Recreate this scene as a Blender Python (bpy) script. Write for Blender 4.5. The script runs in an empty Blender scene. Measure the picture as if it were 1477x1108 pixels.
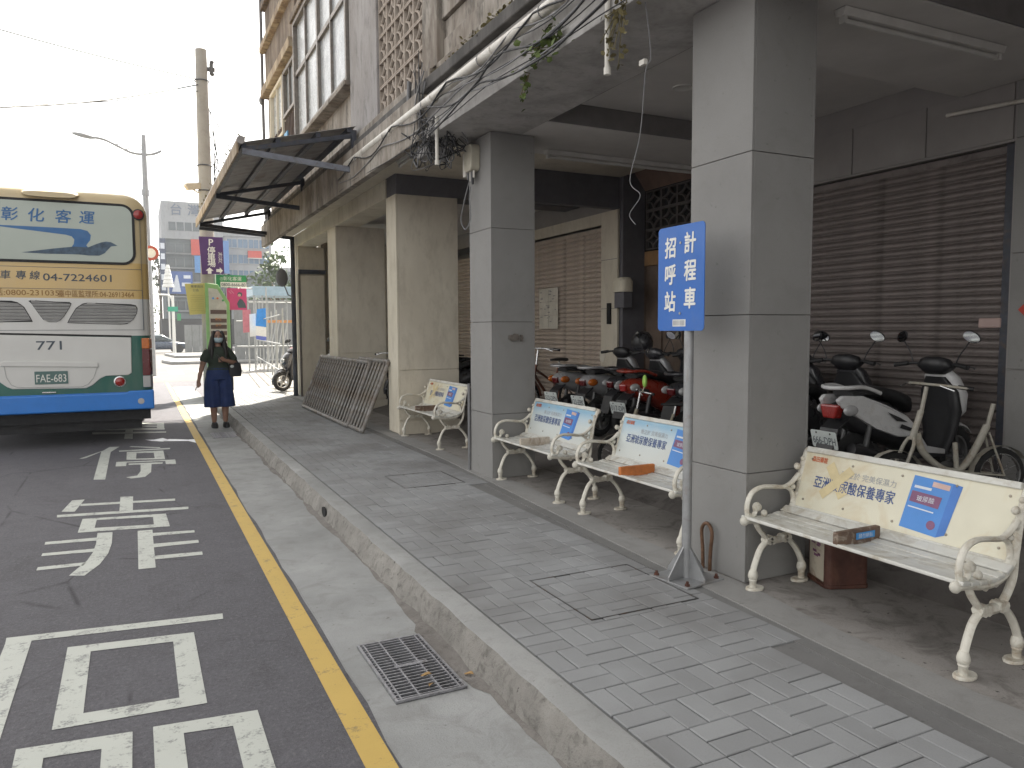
import bpy, math, random
from mathutils import Matrix, Vector, Euler
R = math.radians
PI = math.pi
random.seed(7)
scene = bpy.context.scene
C = scene.collection

# ------------------------------------------------------------------ camera
cam_d = bpy.data.cameras.new('camera'); cam = bpy.data.objects.new('camera', cam_d); C.objects.link(cam)
cam_d.sensor_fit = 'HORIZONTAL'; cam_d.sensor_width = 36.0; cam_d.lens = 1089.5 / 1477 * 36.0
cam_d.clip_start = 0.05; cam_d.clip_end = 2000
_yaw, _pit, _rol = R(26.24), R(4.08), R(-0.26)
_f = Vector((math.sin(_yaw) * math.cos(_pit), math.cos(_yaw) * math.cos(_pit), -math.sin(_pit)))
_r = Vector((math.cos(_yaw), -math.sin(_yaw), 0)); _u = _r.cross(_f)
_r2 = _r * math.cos(_rol) + _u * math.sin(_rol); _u2 = _u * math.cos(_rol) - _r * math.sin(_rol)
cam.matrix_world = Matrix(((_r2.x, _u2.x, -_f.x, 0), (_r2.y, _u2.y, -_f.y, 0), (_r2.z, _u2.z, -_f.z, 1.6), (0, 0, 0, 1)))
scene.camera = cam

# ------------------------------------------------------------------ sky, sun, exposure
SUN_EL, SUN_AZ = R(52), R(30.5)           # azimuth measured from +Y towards +X
world = bpy.data.worlds.new('World'); scene.world = world; world.use_nodes = True
_nt = world.node_tree; _nt.nodes.clear()
_sky = _nt.nodes.new('ShaderNodeTexSky'); _sky.sky_type = 'NISHITA'; _sky.sun_disc = False
_sky.sun_elevation = SUN_EL; _sky.sun_rotation = SUN_AZ
_sky.air_density = 1.0; _sky.dust_density = 2.0; _sky.ozone_density = 1.0
_bg = _nt.nodes.new('ShaderNodeBackground'); _bg.inputs['Strength'].default_value = 0.15
_hs = _nt.nodes.new('ShaderNodeHueSaturation'); _hs.inputs['Saturation'].default_value = 0.12
_wo = _nt.nodes.new('ShaderNodeOutputWorld')
_wm = _nt.nodes.new('ShaderNodeMix'); _wm.data_type = 'RGBA'; _wm.blend_type = 'MULTIPLY'; _wm.inputs[0].default_value = 1.0; _wm.inputs[7].default_value = (1.0, .97, .925, 1)   # hazy, slightly warm air
_nt.links.new(_sky.outputs[0], _hs.inputs['Color']); _nt.links.new(_hs.outputs[0], _wm.inputs[6]); _nt.links.new(_wm.outputs[2], _bg.inputs[0]); _nt.links.new(_bg.outputs[0], _wo.inputs[0])
_sd = bpy.data.lights.new('sun', 'SUN'); _sd.energy = 5.0; _sd.angle = R(0.6); _sd.color = (1.0, 0.93, 0.82)
sun = bpy.data.objects.new('sun', _sd); C.objects.link(sun)
sun.rotation_euler = Vector((math.sin(SUN_AZ) * math.cos(SUN_EL), math.cos(SUN_AZ) * math.cos(SUN_EL), math.sin(SUN_EL))).to_track_quat('Z', 'Y').to_euler()
scene.view_settings.view_transform = 'Standard'; scene.view_settings.look = 'None'
scene.view_settings.gamma = 1.0; scene.view_settings.use_curve_mapping = False
scene.view_settings.exposure = 1.6
scene.cycles.max_bounces = 6; scene.cycles.diffuse_bounces = 4; scene.cycles.caustics_reflective = False; scene.cycles.caustics_refractive = False

# ------------------------------------------------------------------ helpers
_MW = {}
def tag(o, label=None, cat=None, group=None, kind=None):
    if label: o['label'] = label
    if cat: o['category'] = cat
    if group: o['group'] = group
    if kind: o['kind'] = kind
    return o
def thing(name, label, cat, loc=(0, 0, 0), rz=0.0, group=None, kind=None):
    o = bpy.data.objects.new(name, None); C.objects.link(o); o.empty_display_size = 0.1
    o.location = loc; o.rotation_euler = (0, 0, rz)
    _MW[o.name] = Matrix.Translation(loc) @ Matrix.Rotation(rz, 4, 'Z')
    return tag(o, label, cat, group, kind)
def link(name, me, mt=None, parent=None, world=False, M=None):
    if mt is not None and not me.materials: me.materials.append(mt)
    o = bpy.data.objects.new(name, me); C.objects.link(o)
    if M is not None: o.matrix_local = M
    if parent is not None:
        o.parent = parent
        if world:
            o.matrix_parent_inverse = _MW[parent.name].inverted() if parent.name in _MW else Matrix.Identity(4)
    return o
def copy_tree(src, parent=None, deep=True):
    c = src.copy(); C.objects.link(c)
    if parent is not None: c.parent = parent
    for ch in list(src.children): copy_tree(ch, c)
    return c

class MB:
    def __init__(s): s.v = []; s.f = []; s.M = None
    def add(s, vs, fs):
        b = len(s.v)
        if s.M is not None: vs = [s.M @ Vector(p) for p in vs]
        s.v += [tuple(p) for p in vs]; s.f += [tuple(i + b for i in f) for f in fs]; return s
    def box(s, x0, x1, y0, y1, z0, z1):
        return s.add([(x0, y0, z0), (x1, y0, z0), (x1, y1, z0), (x0, y1, z0), (x0, y0, z1), (x1, y0, z1), (x1, y1, z1), (x0, y1, z1)],
                     [(0, 3, 2, 1), (4, 5, 6, 7), (0, 1, 5, 4), (1, 2, 6, 5), (2, 3, 7, 6), (3, 0, 4, 7)])
    def cbox(s, c, d): return s.box(c[0] - d[0] / 2, c[0] + d[0] / 2, c[1] - d[1] / 2, c[1] + d[1] / 2, c[2] - d[2] / 2, c[2] + d[2] / 2)
    def obox(s, M, d):
        old = s.M; s.M = (old @ M) if old is not None else M; s.cbox((0, 0, 0), d); s.M = old; return s
    def beam(s, a, b, w, h, up=(0, 0, 1)):
        a = Vector(a); b = Vector(b); y = (b - a); L = y.length; y.normalize(); x = y.cross(Vector(up))
        if x.length < 1e-4: x = y.cross(Vector((1, 0, 0)))
        x.normalize(); z = x.cross(y); c = (a + b) / 2
        M = Matrix(((x.x, y.x, z.x, c.x), (x.y, y.y, z.y, c.y), (x.z, y.z, z.z, c.z), (0, 0, 0, 1)))
        return s.obox(M, (w, L, h))
    def prism(s, poly, a0, a1, axis='z'):
        n = len(poly)
        def P(p, a): return (p[0], p[1], a) if axis == 'z' else ((a, p[0], p[1]) if axis == 'x' else (p[0], a, p[1]))
        vs = [P(p, a0) for p in poly] + [P(p, a1) for p in poly]
        fs = [tuple(range(n - 1, -1, -1)), tuple(range(n, 2 * n))] + [(i, (i + 1) % n, n + (i + 1) % n, n + i) for i in range(n)]
        return s.add(vs, fs)
    def poly(s, pts): return s.add(pts, [tuple(range(len(pts)))])
    def tube(s, pts, r, n=8, closed=False, sy=1.0, ref=None):
        pts = [Vector(p) for p in pts]; m = len(pts)
        rr = r if isinstance(r, (list, tuple)) else [r] * m
        vs = []; t0 = None; x = None
        for i in range(m):
            if closed: t = pts[(i + 1) % m] - pts[i - 1]
            else: t = pts[min(i + 1, m - 1)] - pts[max(i - 1, 0)]
            if t.length < 1e-9: t = Vector((0, 0, 1))
            t.normalize()
            if ref is not None:
                x = t.cross(Vector(ref)); x = x if x.length > 1e-5 else t.orthogonal(); x.normalize()
            elif x is None: x = t.orthogonal().normalized()
            else:
                x = x - t * x.dot(t); x = x if x.length > 1e-6 else t.orthogonal(); x.normalize()
            y = t.cross(x)
            for k in range(n):
                a = 2 * PI * k / n
                vs.append(pts[i] + x * (rr[i] * math.cos(a)) + y * (rr[i] * sy * math.sin(a)))
        fs = []
        for i in range(m if closed else m - 1):
            j = (i + 1) % m
            for k in range(n):
                k2 = (k + 1) % n; fs.append((i * n + k, i * n + k2, j * n + k2, j * n + k))
        if not closed: fs += [tuple(range(n - 1, -1, -1)), tuple((m - 1) * n + k for k in range(n))]
        return s.add(vs, fs)
    def cyl(s, a, b, r, n=12, r2=None): return s.tube([a, b], [r, r if r2 is None else r2], n)
    def lathe(s, prof, n=16, M=None, a0=0, a1=2 * PI):
        old = s.M
        if M is not None: s.M = (old @ M) if old is not None else M
        full = abs(a1 - a0 - 2 * PI) < 1e-6; m = len(prof); cnt = n if full else n + 1
        vs = [(p[0] * math.cos(a0 + (a1 - a0) * k / n), p[0] * math.sin(a0 + (a1 - a0) * k / n), p[1]) for k in range(cnt) for p in prof]
        fs = []
        for k in range(n):
            k2 = (k + 1) % cnt
            for i in range(m - 1): fs.append((k * m + i, k2 * m + i, k2 * m + i + 1, k * m + i + 1))
        s.add(vs, fs); s.M = old; return s
    def loft(s, rings, cap=True, closed=True):
        n = len(rings[0]); vs = [p for r in rings for p in r]; fs = []
        for i in range(len(rings) - 1):
            for k in range(n if closed else n - 1):
                k2 = (k + 1) % n; fs.append((i * n + k, i * n + k2, (i + 1) * n + k2, (i + 1) * n + k))
        if cap and closed: fs += [tuple(range(n - 1, -1, -1)), tuple((len(rings) - 1) * n + k for k in range(n))]
        return s.add(vs, fs)
    def ball(s, c, r, n=12, m=8):
        if not isinstance(r, (tuple, list)): r = (r, r, r)
        rings = []
        for i in range(m + 1):
            ph = -PI / 2 + PI * i / m; q = max(math.cos(ph), 0.02)
            rings.append([(c[0] + r[0] * q * math.cos(2 * PI * k / n), c[1] + r[1] * q * math.sin(2 * PI * k / n), c[2] + r[2] * math.sin(ph)) for k in range(n)])
        return s.loft(rings)
    def mesh(s, name='m', smooth=None, flip=True):
        me = bpy.data.meshes.new(name); me.from_pydata(s.v, [], s.f); me.validate()
        if flip:
            import bmesh
            bm = bmesh.new(); bm.from_mesh(me); bmesh.ops.recalc_face_normals(bm, faces=bm.faces); bm.to_mesh(me); bm.free()
        if smooth is not None:
            for p in me.polygons: p.use_smooth = True
            if smooth < 179: me.set_sharp_from_angle(angle=R(smooth))
        me.update(); return me
    def build(s, name, mt, parent=None, world=False, smooth=None, bevel=0, M=None, sub=0, flip=True, seg=2):
        o = link(name, s.mesh(name, smooth, flip), mt, parent, world, M)
        if bevel:
            b = o.modifiers.new('bevel', 'BEVEL'); b.width = bevel; b.segments = seg; b.limit_method = 'ANGLE'; b.angle_limit = R(35)
        if sub:
            b = o.modifiers.new('sub', 'SUBSURF'); b.levels = sub; b.render_levels = sub
        return o

def ellipse(c, rx, ry, n=16, p=2.0, plane='xy'):
    out = []
    for k in range(n):
        a = 2 * PI * k / n; ca, sa = math.cos(a), math.sin(a)
        u = rx * math.copysign(abs(ca) ** (2 / p), ca); v = ry * math.copysign(abs(sa) ** (2 / p), sa)
        out.append((c[0] + u, c[1] + v, c[2]) if plane == 'xy' else ((c[0] + u, c[1], c[2] + v) if plane == 'xz' else (c[0], c[1] + u, c[2] + v)))
    return out
def rrect(x0, x1, y0, y1, r, n=5):
    out = []
    for cx, cy, a in ((x1 - r, y0 + r, -90), (x1 - r, y1 - r, 0), (x0 + r, y1 - r, 90), (x0 + r, y0 + r, 180)):
        for k in range(n + 1):
            t = R(a + 90 * k / n); out.append((cx + r * math.cos(t), cy + r * math.sin(t)))
    return out
def spline(pts, k=6, closed=False):
    P = [Vector(p) for p in pts]; n = len(P); out = []
    rng = range(n) if closed else range(n - 1)
    for i in rng:
        p0 = P[(i - 1) % n] if closed or i > 0 else P[0]; p1 = P[i]; p2 = P[(i + 1) % n]
        p3 = P[(i + 2) % n] if closed or i + 2 < n else P[-1]
        for j in range(k):
            t = j / k
            out.append(0.5 * ((2 * p1) + (p2 - p0) * t + (2 * p0 - 5 * p1 + 4 * p2 - p3) * t * t + (3 * p1 - p0 - 3 * p2 + p3) * t ** 3))
    if not closed: out.append(P[-1])
    return out

_TX = {}
def text_mesh(body, size, bold=0.0, spacing=1.0, sx=1.0, shear=0.0, ext=0.0):
    key = (body, size, bold, spacing, sx, shear, ext)
    if key in _TX: return _TX[key]
    cu = bpy.data.curves.new('t', 'FONT'); cu.body = body; cu.size = 1.0; cu.align_x = 'CENTER'; cu.align_y = 'CENTER'
    cu.space_character = spacing; cu.resolution_u = 3; cu.shear = shear; cu.extrude = ext / size
    o = bpy.data.objects.new('t', cu); C.objects.link(o)
    dg = bpy.context.evaluated_depsgraph_get(); dg.update()
    me = bpy.data.meshes.new_from_object(o.evaluated_get(dg)).copy()
    bpy.data.objects.remove(o); bpy.data.curves.remove(cu)
    xs = [v.co.x for v in me.vertices] or [0]; ys = [v.co.y for v in me.vertices] or [0]
    cx, cy = (min(xs) + max(xs)) / 2, (min(ys) + max(ys)) / 2
    for v in me.vertices: v.co = ((v.co.x - cx) * size * sx, (v.co.y - cy) * size, v.co.z * size)
    if bold > 0:
        n0 = len(me.vertices); vs = [tuple(v.co) for v in me.vertices]; fs = [tuple(p.vertices) for p in me.polygons]; V = []; Fc = []
        for q, (dx, dy) in enumerate(((0, 0), (1, 0), (-1, 0), (0, 1), (0, -1))):
            V += [(x + dx * bold * size * .8, y + dy * bold * size * .8, z + q * .0002) for x, y, z in vs]; Fc += [tuple(i + q * n0 for i in f) for f in fs]
        me = bpy.data.meshes.new('t'); me.from_pydata(V, [], Fc)
    me.materials.clear(); _TX[key] = me; return me
def frame_M(c, xd, yd):
    x = Vector(xd).normalized(); y = Vector(yd); y = (y - x * y.dot(x)).normalized(); z = x.cross(y)
    return Matrix(((x.x, y.x, z.x, c[0]), (x.y, y.y, z.y, c[1]), (x.z, y.z, z.z, c[2]), (0, 0, 0, 1)))
def text(body, size, mt, M, parent=None, world=False, name='lettering', **k):
    me = text_mesh(body, size, **k).copy(); me.materials.clear(); me.materials.append(mt)
    return link(name, me, None, parent, world, M)
def textw(body, width, size, mt, M, parent=None, world=False, name='lettering', **k):
    me = text_mesh(body, size, **k); xs = [v.co.x for v in me.vertices]; w = max(xs) - min(xs)
    return text(body, size, mt, M, parent, world, name, sx=width / w, **k)

# ------------------------------------------------------------------ materials
def srgb(h):
    v = [int(h[i:i + 2], 16) / 255 for i in (0, 2, 4)]
    return tuple(c / 12.92 if c <= .04045 else ((c + .055) / 1.055) ** 2.4 for c in v) + (1,)
def col(c): return srgb(c) if isinstance(c, str) else tuple(c) + ((1,) if len(c) == 3 else ())
_MC = {}
class NT:
    def __init__(s, name):
        s.m = bpy.data.materials.new(name); s.m.use_nodes = True; s.t = s.m.node_tree; s.b = s.t.nodes['Principled BSDF']
        s.co = s.t.nodes.new('ShaderNodeTexCoord')
    def n(s, typ, **k):
        q = s.t.nodes.new(typ)
        for a, b in k.items(): setattr(q, a, b)
        return q
    def l(s, a, b): s.t.links.new(a, b)
    def mp(s, sc=(1, 1, 1), src='Object', rot=(0, 0, 0)):
        q = s.n('ShaderNodeMapping'); q.inputs['Scale'].default_value = sc; q.inputs['Rotation'].default_value = rot
        s.l(s.co.outputs[src], q.inputs['Vector']); return q.outputs[0]
    def noise(s, scale, detail=6, rough=.6, sc=(1, 1, 1), src='Object', dist=0.0):
        q = s.n('ShaderNodeTexNoise'); q.inputs['Scale'].default_value = scale; q.inputs['Detail'].default_value = min(detail, 4)
        q.inputs['Roughness'].default_value = rough; q.inputs['Distortion'].default_value = dist
        s.l(s.mp(sc, src), q.inputs['Vector']); return q.outputs['Fac']
    def ramp(s, fac, stops, interp='LINEAR'):
        q = s.n('ShaderNodeValToRGB'); q.color_ramp.interpolation = interp; e = q.color_ramp.elements
        while len(e) < len(stops): e.new(0.5)
        for i, (p, c) in enumerate(stops):
            e[i].position = p; e[i].color = (c, c, c, 1) if isinstance(c, (int, float)) else col(c)
        s.l(fac, q.inputs['Fac']); return q.outputs['Color']
    def mix(s, fac, a, b, mode='MIX'):
        q = s.n('ShaderNodeMix', data_type='RGBA', blend_type=mode)
        for sock, v in ((q.inputs['Factor'], fac), (q.inputs['A'], a), (q.inputs['B'], b)):
            pass
        ins = {'F': q.inputs[0], 'A': q.inputs[6], 'B': q.inputs[7]}
        for k, v in (('F', fac), ('A', a), ('B', b)):
            if hasattr(v, 'is_linked'): s.l(v, ins[k])
            elif k == 'F': ins[k].default_value = v
            else: ins[k].default_value = col(v)
        return q.outputs[2]
    def math(s, op, a, b=0.0, clamp=False):
        q = s.n('ShaderNodeMath', operation=op, use_clamp=clamp)
        for i, v in enumerate((a, b)):
            if hasattr(v, 'is_linked'): s.l(v, q.inputs[i])
            else: q.inputs[i].default_value = v
        return q.outputs[0]
    def base(s, c): s.l(c, s.b.inputs['Base Color']) if hasattr(c, 'is_linked') else setattr(s.b.inputs['Base Color'], 'default_value', col(c))
    def rough(s, r): s.l(r, s.b.inputs['Roughness']) if hasattr(r, 'is_linked') else setattr(s.b.inputs['Roughness'], 'default_value', r)
    def bump(s, h, st=.3, d=.01):
        q = s.n('ShaderNodeBump'); q.inputs['Strength'].default_value = st; q.inputs['Distance'].default_value = d
        s.l(h, q.inputs['Height']); s.l(q.outputs[0], s.b.inputs['Normal'])
def mat(name, c, rough=.6, metal=0.0, var=.15, scale=6.0, dirt=None, dirt_amt=.0, bump=0.0, bscale=60.0, src='Object', streak=False, coat=0.0, spec=.5, trans=0.0, alpha=1.0, emit=None, es=0.0):
    key = name
    if key in _MC: return _MC[key]
    t = NT(name); c = col(c)
    lo = tuple(max(x * (1 - var), 0) for x in c[:3]); hi = tuple(min(x * (1 + var), 1) for x in c[:3])
    if var > 0:
        f = t.noise(scale, 5, .6, (1, 1, .25) if streak else (1, 1, 1), src); cc = t.ramp(f, [(.3, lo), (.7, hi)])
    else: cc = None
    if dirt is not None:
        g = t.noise(scale * .7, 8, .7, (1, 1, .18) if streak else (1, 1, 1), src, 1.0)
        g = t.ramp(g, [(.62 - .3 * dirt_amt, 0.0), (.85 - .2 * dirt_amt, 1.0)])
        cc = t.mix(g, cc if cc is not None else c, dirt)
    t.base(cc if cc is not None else c)
    t.b.inputs['Metallic'].default_value = metal
    if var > 0:
        rf = t.noise(scale * 2.3, 4, .6, src=src); t.rough(t.ramp(rf, [(.3, max(rough - .1, .03)), (.7, min(rough + .12, 1))]))
    else: t.rough(rough)
    t.b.inputs['Specular IOR Level'].default_value = spec
    if coat: t.b.inputs['Coat Weight'].default_value = coat; t.b.inputs['Coat Roughness'].default_value = .08
    if trans: t.b.inputs['Transmission Weight'].default_value = trans
    if alpha < 1: t.b.inputs['Alpha'].default_value = alpha
    if emit: t.b.inputs['Emission Color'].default_value = col(emit); t.b.inputs['Emission Strength'].default_value = es
    if bump: t.bump(t.noise(bscale, 6, .65, src=src), bump, .004)
    _MC[key] = t.m; return t.m
# special materials -------------------------------------------------
def m_asphalt():
    t = NT('asphalt'); big = t.noise(.5, 5, .6); mid = t.noise(7, 7, .75); fine = t.noise(170, 4, .8)
    c = t.ramp(big, [(.3, (.082, .08, .092)), (.7, (.112, .109, .124))]); gr_ = t.noise(48, 4, .8)
    c = t.mix(t.ramp(mid, [(.42, 0.0), (.7, .6)]), c, (.06, .058, .066)); c = t.mix(t.ramp(t.noise(1.6, 4, .65, dist=1.2), [(.56, 0.0), (.68, .55)]), c, (.052, .05, .056))
    c = t.mix(t.ramp(gr_, [(.52, 0.0), (.68, .6)]), c, (.2, .195, .2)); c = t.mix(t.ramp(gr_, [(.3, .75), (.45, 0.0)]), c, (.035, .034, .04)); c = t.mix(t.ramp(fine, [(.4, 0.0), (.75, .5)]), c, (.19, .185, .19))
    c = t.mix(t.ramp(fine, [(.25, .6), (.4, 0.0)]), c, (.025, .024, .028))
    v = t.n('ShaderNodeTexVoronoi', feature='DISTANCE_TO_EDGE'); v.inputs['Scale'].default_value = 1.1
    w = t.n('ShaderNodeMixRGB'); w.inputs[0].default_value = .12; t.l(t.mp((1, .7, 1)), w.inputs[1])
    nn = t.n('ShaderNodeTexNoise'); nn.inputs['Scale'].default_value = 5; t.l(nn.outputs['Color'], w.inputs[2]); t.l(w.outputs[0], v.inputs['Vector'])
    cr = t.math('MULTIPLY', t.ramp(v.outputs['Distance'], [(.0, 1.0), (.012, 0.0)]), t.ramp(t.noise(1.3, 3), [(.5, 0.0), (.62, .7)]))
    c = t.mix(cr, c, (.02, .02, .022)); t.base(c); t.rough(.86)
    t.bump(t.math('ADD', t.math('ADD', fine, t.math('MULTIPLY', gr_, 2.0)), t.math('MULTIPLY', cr, -1.0)), .6, .008); return t.m
def m_concrete(name, lo, hi, stain, st=.5, bump=.25, sc=1.0):
    t = NT(name); a = t.noise(1.1 * sc, 6, .65); b = t.noise(5 * sc, 8, .7, dist=.8); f = t.noise(120, 4, .75)
    c = t.ramp(a, [(.32, lo), (.68, hi)])
    c = t.mix(t.ramp(b, [(.5, 0.0), (.78, st)]), c, stain)
    c = t.mix(t.ramp(f, [(.3, .35), (.48, 0.0)]), c, stain); c = t.mix(t.ramp(t.noise(23, 3, .6), [(.68, 0.0), (.74, st)]), c, tuple(x * .5 for x in stain))
    t.base(c); t.rough(.88); t.bump(t.math('ADD', f, t.math('MULTIPLY', b, 1.5)), bump, .006); return t.m
def m_brick():
    t = NT('grey_paver'); oi = t.n('ShaderNodeObjectInfo'); g = t.n('ShaderNodeNewGeometry')
    rnd = t.math('ADD', t.math('MULTIPLY', oi.outputs['Random'], .5), t.math('MULTIPLY', g.outputs['Random Per Island'], .5))
    a = t.noise(2.2, 6, .7, src='Generated'); f = t.noise(110, 5, .8, src='Object'); w = t.n('ShaderNodeTexNoise'); w.inputs['Scale'].default_value = 1.4; w.inputs['Detail'].default_value = 4
    t.l(g.outputs['Position'], w.inputs['Vector'])
    c = t.ramp(rnd, [(.1, (.235, .238, .24)), (.9, (.315, .32, .322))])
    c = t.mix(t.ramp(w.outputs['Fac'], [(.45, 0.0), (.72, .75)]), c, (.17, .165, .16))
    c = t.mix(t.ramp(w.outputs['Fac'], [(.25, .5), (.42, 0.0)]), c, (.36, .37, .375))
    c = t.mix(t.ramp(f, [(.28, .5), (.45, 0.0)]), c, (.16, .155, .15)); t.base(c); t.rough(.95); t.b.inputs['Specular IOR Level'].default_value = .25; t.bump(f, .45, .003); return t.m
def m_paint(name, c, wear, under):
    t = NT(name); a = t.noise(9, 9, .75); b = t.noise(60, 5, .8)
    k = t.ramp(t.math('ADD', t.math('MULTIPLY', a, .6), t.math('MULTIPLY', b, .4)), [(.60 - wear * .1, 0.0), (.68 - wear * .1, .75)])
    cc = t.mix(t.ramp(t.noise(3, 5), [(.3, 0.0), (.8, .35)]), c, tuple(x * .7 for x in col(c)[:3]))
    t.base(t.mix(k, cc, under)); t.rough(.7); t.bump(b, .3, .003); return t.m
ASPH = m_asphalt()
GUTT = m_concrete('gutter_concrete', (.24, .245, .24), (.36, .365, .36), (.17, .163, .15), .55, .45)
KERB = m_concrete('kerb_concrete', (.25, .253, .247), (.35, .352, .342), (.17, .16, .147), .5, .45)
KFACE = m_concrete('kerb_face_concrete', (.19, .18, .165), (.31, .295, .27), (.075, .068, .06), .95, 1.0, 3.0)
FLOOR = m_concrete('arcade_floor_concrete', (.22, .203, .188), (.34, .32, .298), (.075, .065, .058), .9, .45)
RAMPM = m_concrete('dark_inner_floor', (.12, .108, .1), (.19, .175, .162), (.05, .043, .038), .9, .45)  # inner floor concrete, darker than the outer arcade floor
STRIP = m_concrete('cement_strip', (.24, .235, .225), (.31, .305, .295), (.16, .155, .145), .5)
STRIPD = m_concrete('dark_cement_strip', (.15, .148, .145), (.2, .198, .19), (.11, .105, .1), .5)
MORT = m_concrete('joint_mortar', (.15, .148, .145), (.2, .196, .19), (.1, .096, .09), .5)
BRICK = m_brick()
WPAINT = m_paint('white_road_paint', (.5, .52, .475), .75, (.14, .138, .142))
YPAINT = m_paint('yellow_road_paint', (.56, .385, .10), .5, (.2, .16, .09))
WPATCH = mat('white_patch', (.8, .82, .85), .4, var=.1)

def struct(name, mb, m, **k): return tag(mb.build(name, m, **k), kind='structure')
# ground -------------------------------------------------------------
g = MB(); g.poly([(-400, -60, 0), (400, -60, 0), (400, 500, 0), (-400, 500, 0)]); struct('road', g, ASPH, flip=False)
g = MB()
ys = [-6 + .35 * i for i in range(86)]
rng = random.Random(3)
lip = [0.82 + rng.uniform(-.012, .012) for _ in ys]
for i in range(len(ys) - 1):
    a, b = ys[i], ys[i + 1]
    g.add([(lip[i], a, .007), (1.34, a, .007), (1.34, b, .007), (lip[i + 1], b, .007), (lip[i], a, -.02), (lip[i + 1], b, -.02)], [(0, 1, 2, 3), (4, 0, 3, 5)])
struct('gutter', g, GUTT)
# kerb: battered front face with small chips, smooth top
rng = random.Random(11); top = MB(); fac = MB(); ys = [-6 + .12 * i for i in range(212)]; rows = []
for y in ys:
    chip = rng.random()
    e = rng.uniform(-.006, .006) + (.02 if chip > .93 else 0); dz = rng.uniform(-.003, .003) - (.022 if chip > .93 else 0)
    b = rng.uniform(-.012, .012); q1, q2 = rng.uniform(-.009, .009), rng.uniform(-.009, .009)
    rows.append(((1.335 + b, y, -.01), (1.352 + b * .5 + q1, y, .05), (1.372 + e * .5 + q2, y, .105 + dz), (1.398 + e, y, .146 + dz), (1.43, y, .152), (1.528, y, .152), (1.532, y, .1)))
for i in range(len(rows) - 1):
    fac.add(list(rows[i][:4]) + list(rows[i + 1][:4]), [(k, k + 1, k + 5, k + 4) for k in range(3)])
    top.add(list(rows[i][3:]) + list(rows[i + 1][3:]), [(k, k + 1, k + 5, k + 4) for k in range(3)])
kb = struct('kerb', top, KERB, smooth=60)
fac.build('kerb_face', KFACE, kb, smooth=50)
m = MB(); m.prism(ellipse((0, 0, 0), .055, .04, 12), 0, .03, 'x'); 
DARK = mat('dark_void', (.012, .012, .012), .9, var=0)
m = MB(); m.M = Matrix.Translation((1.348, 6.35, .075)); m.prism([(p[0], p[1]) for p in ellipse((0, 0, 0), .075, .042, 12)], 0, .012, 'x'); m.build('weep_hole', DARK, kb)
DIRT = m_concrete('gutter_dirt', (.15, .138, .125), (.22, .205, .19), (.06, .052, .045), .8, .8, 4.0)
rng = random.Random(77); dt = MB(); prev = None
for i in range(230):
    y = -5 + .09 * i; w = .05 + .035 * math.sin(i * .21) + .02 * math.sin(i * .83) + rng.uniform(-.012, .012); w = max(w * .45, .008) + rng.uniform(0, .012) + (.045 if 3.0 < y < 3.75 else 0)
    row = [(1.343 - w, y, .0085), (1.352, y, .019)]
    if prev: dt.add(prev + row[::-1], [(0, 1, 2, 3)])
    prev = row
struct('gutter_dirt', dt, DIRT)
# sidewalk bed and pavers
def bound(y): return 2.56 + .05 * min(max(y, 0), 8)
bed = MB(); bed.box(1.533, 3.3, -6, 19.2, 0, .139); sw = struct('sidewalk', bed, MORT)
def brick_mesh(w, d, seed):
    r = random.Random(seed); b = MB(); j = [r.uniform(-.0006, .0006) for _ in range(4)]
    x0, x1, y0, y1 = -w / 2, w / 2, -d / 2, d / 2; c = .0035
    lo = [(x0, y0, -.02), (x1, y0, -.02), (x1, y1, -.02), (x0, y1, -.02)]
    mi = [(x0, y0, -.003), (x1, y0, -.003), (x1, y1, -.003), (x0, y1, -.003)]
    hi = [(x0 + c, y0 + c, j[0]), (x1 - c, y0 + c, j[1]), (x1 - c, y1 - c, j[2]), (x0 + c, y1 - c, j[3])]
    return b.loft([lo, mi, hi])
shared = []
for i in range(6):
    shared.append((brick_mesh(.1955, .0955, i).mesh('paver'), brick_mesh(.0955, .1955, i + 50).mesh('paver')))
cand = []
for r_ in range(0, 92):
    for q in range(0, 8):
        x0 = 1.545 + q * .2; y0 = .9 + r_ * .2
        if x0 + .2 > bound(y0) + .06: continue
        horiz = (q + r_) % 2 == 0
        for h in (0, 1):
            c = (x0 + .1, y0 + .05 + .1 * h) if horiz else (x0 + .05 + .1 * h, y0 + .1)
            cand.append((c[0], c[1], horiz))
FRAMES = ((1.98, 2.66, 3.13, 3.8), (2.15, 2.75, 6.6, 7.25))
def near_key(c): return (c[1] < 1.5) * 100 + c[1] + .2 * c[0]
cand.sort(key=near_key)
rng = random.Random(5); rest = MB(); nb = 0
for (x, y, hz) in cand:
    dz = rng.uniform(-.0015, .0015); tx, ty = rng.uniform(-.004, .004), rng.uniform(-.004, .004)
    dx, dy = rng.uniform(-.0015, .0015), rng.uniform(-.0015, .0015)
    M = Matrix.Translation((x + dx, y + dy, .15 + dz)) @ Euler((tx, ty, rng.uniform(-.008, .008))).to_matrix().to_4x4()
    if nb < 290 and y > 1.5:
        me = shared[rng.randrange(6)][0 if hz else 1]
        if not me.materials: me.materials.append(BRICK)
        link('brick', me, None, sw, M=M); nb += 1
    else:
        src = brick_mesh(.195, .095, rng.randrange(99)) if hz else brick_mesh(.095, .195, rng.randrange(99))
        rest.M = M; rest.add(src.v, src.f)
tag(rest.build('brick_field', BRICK, sw), kind='stuff')
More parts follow.
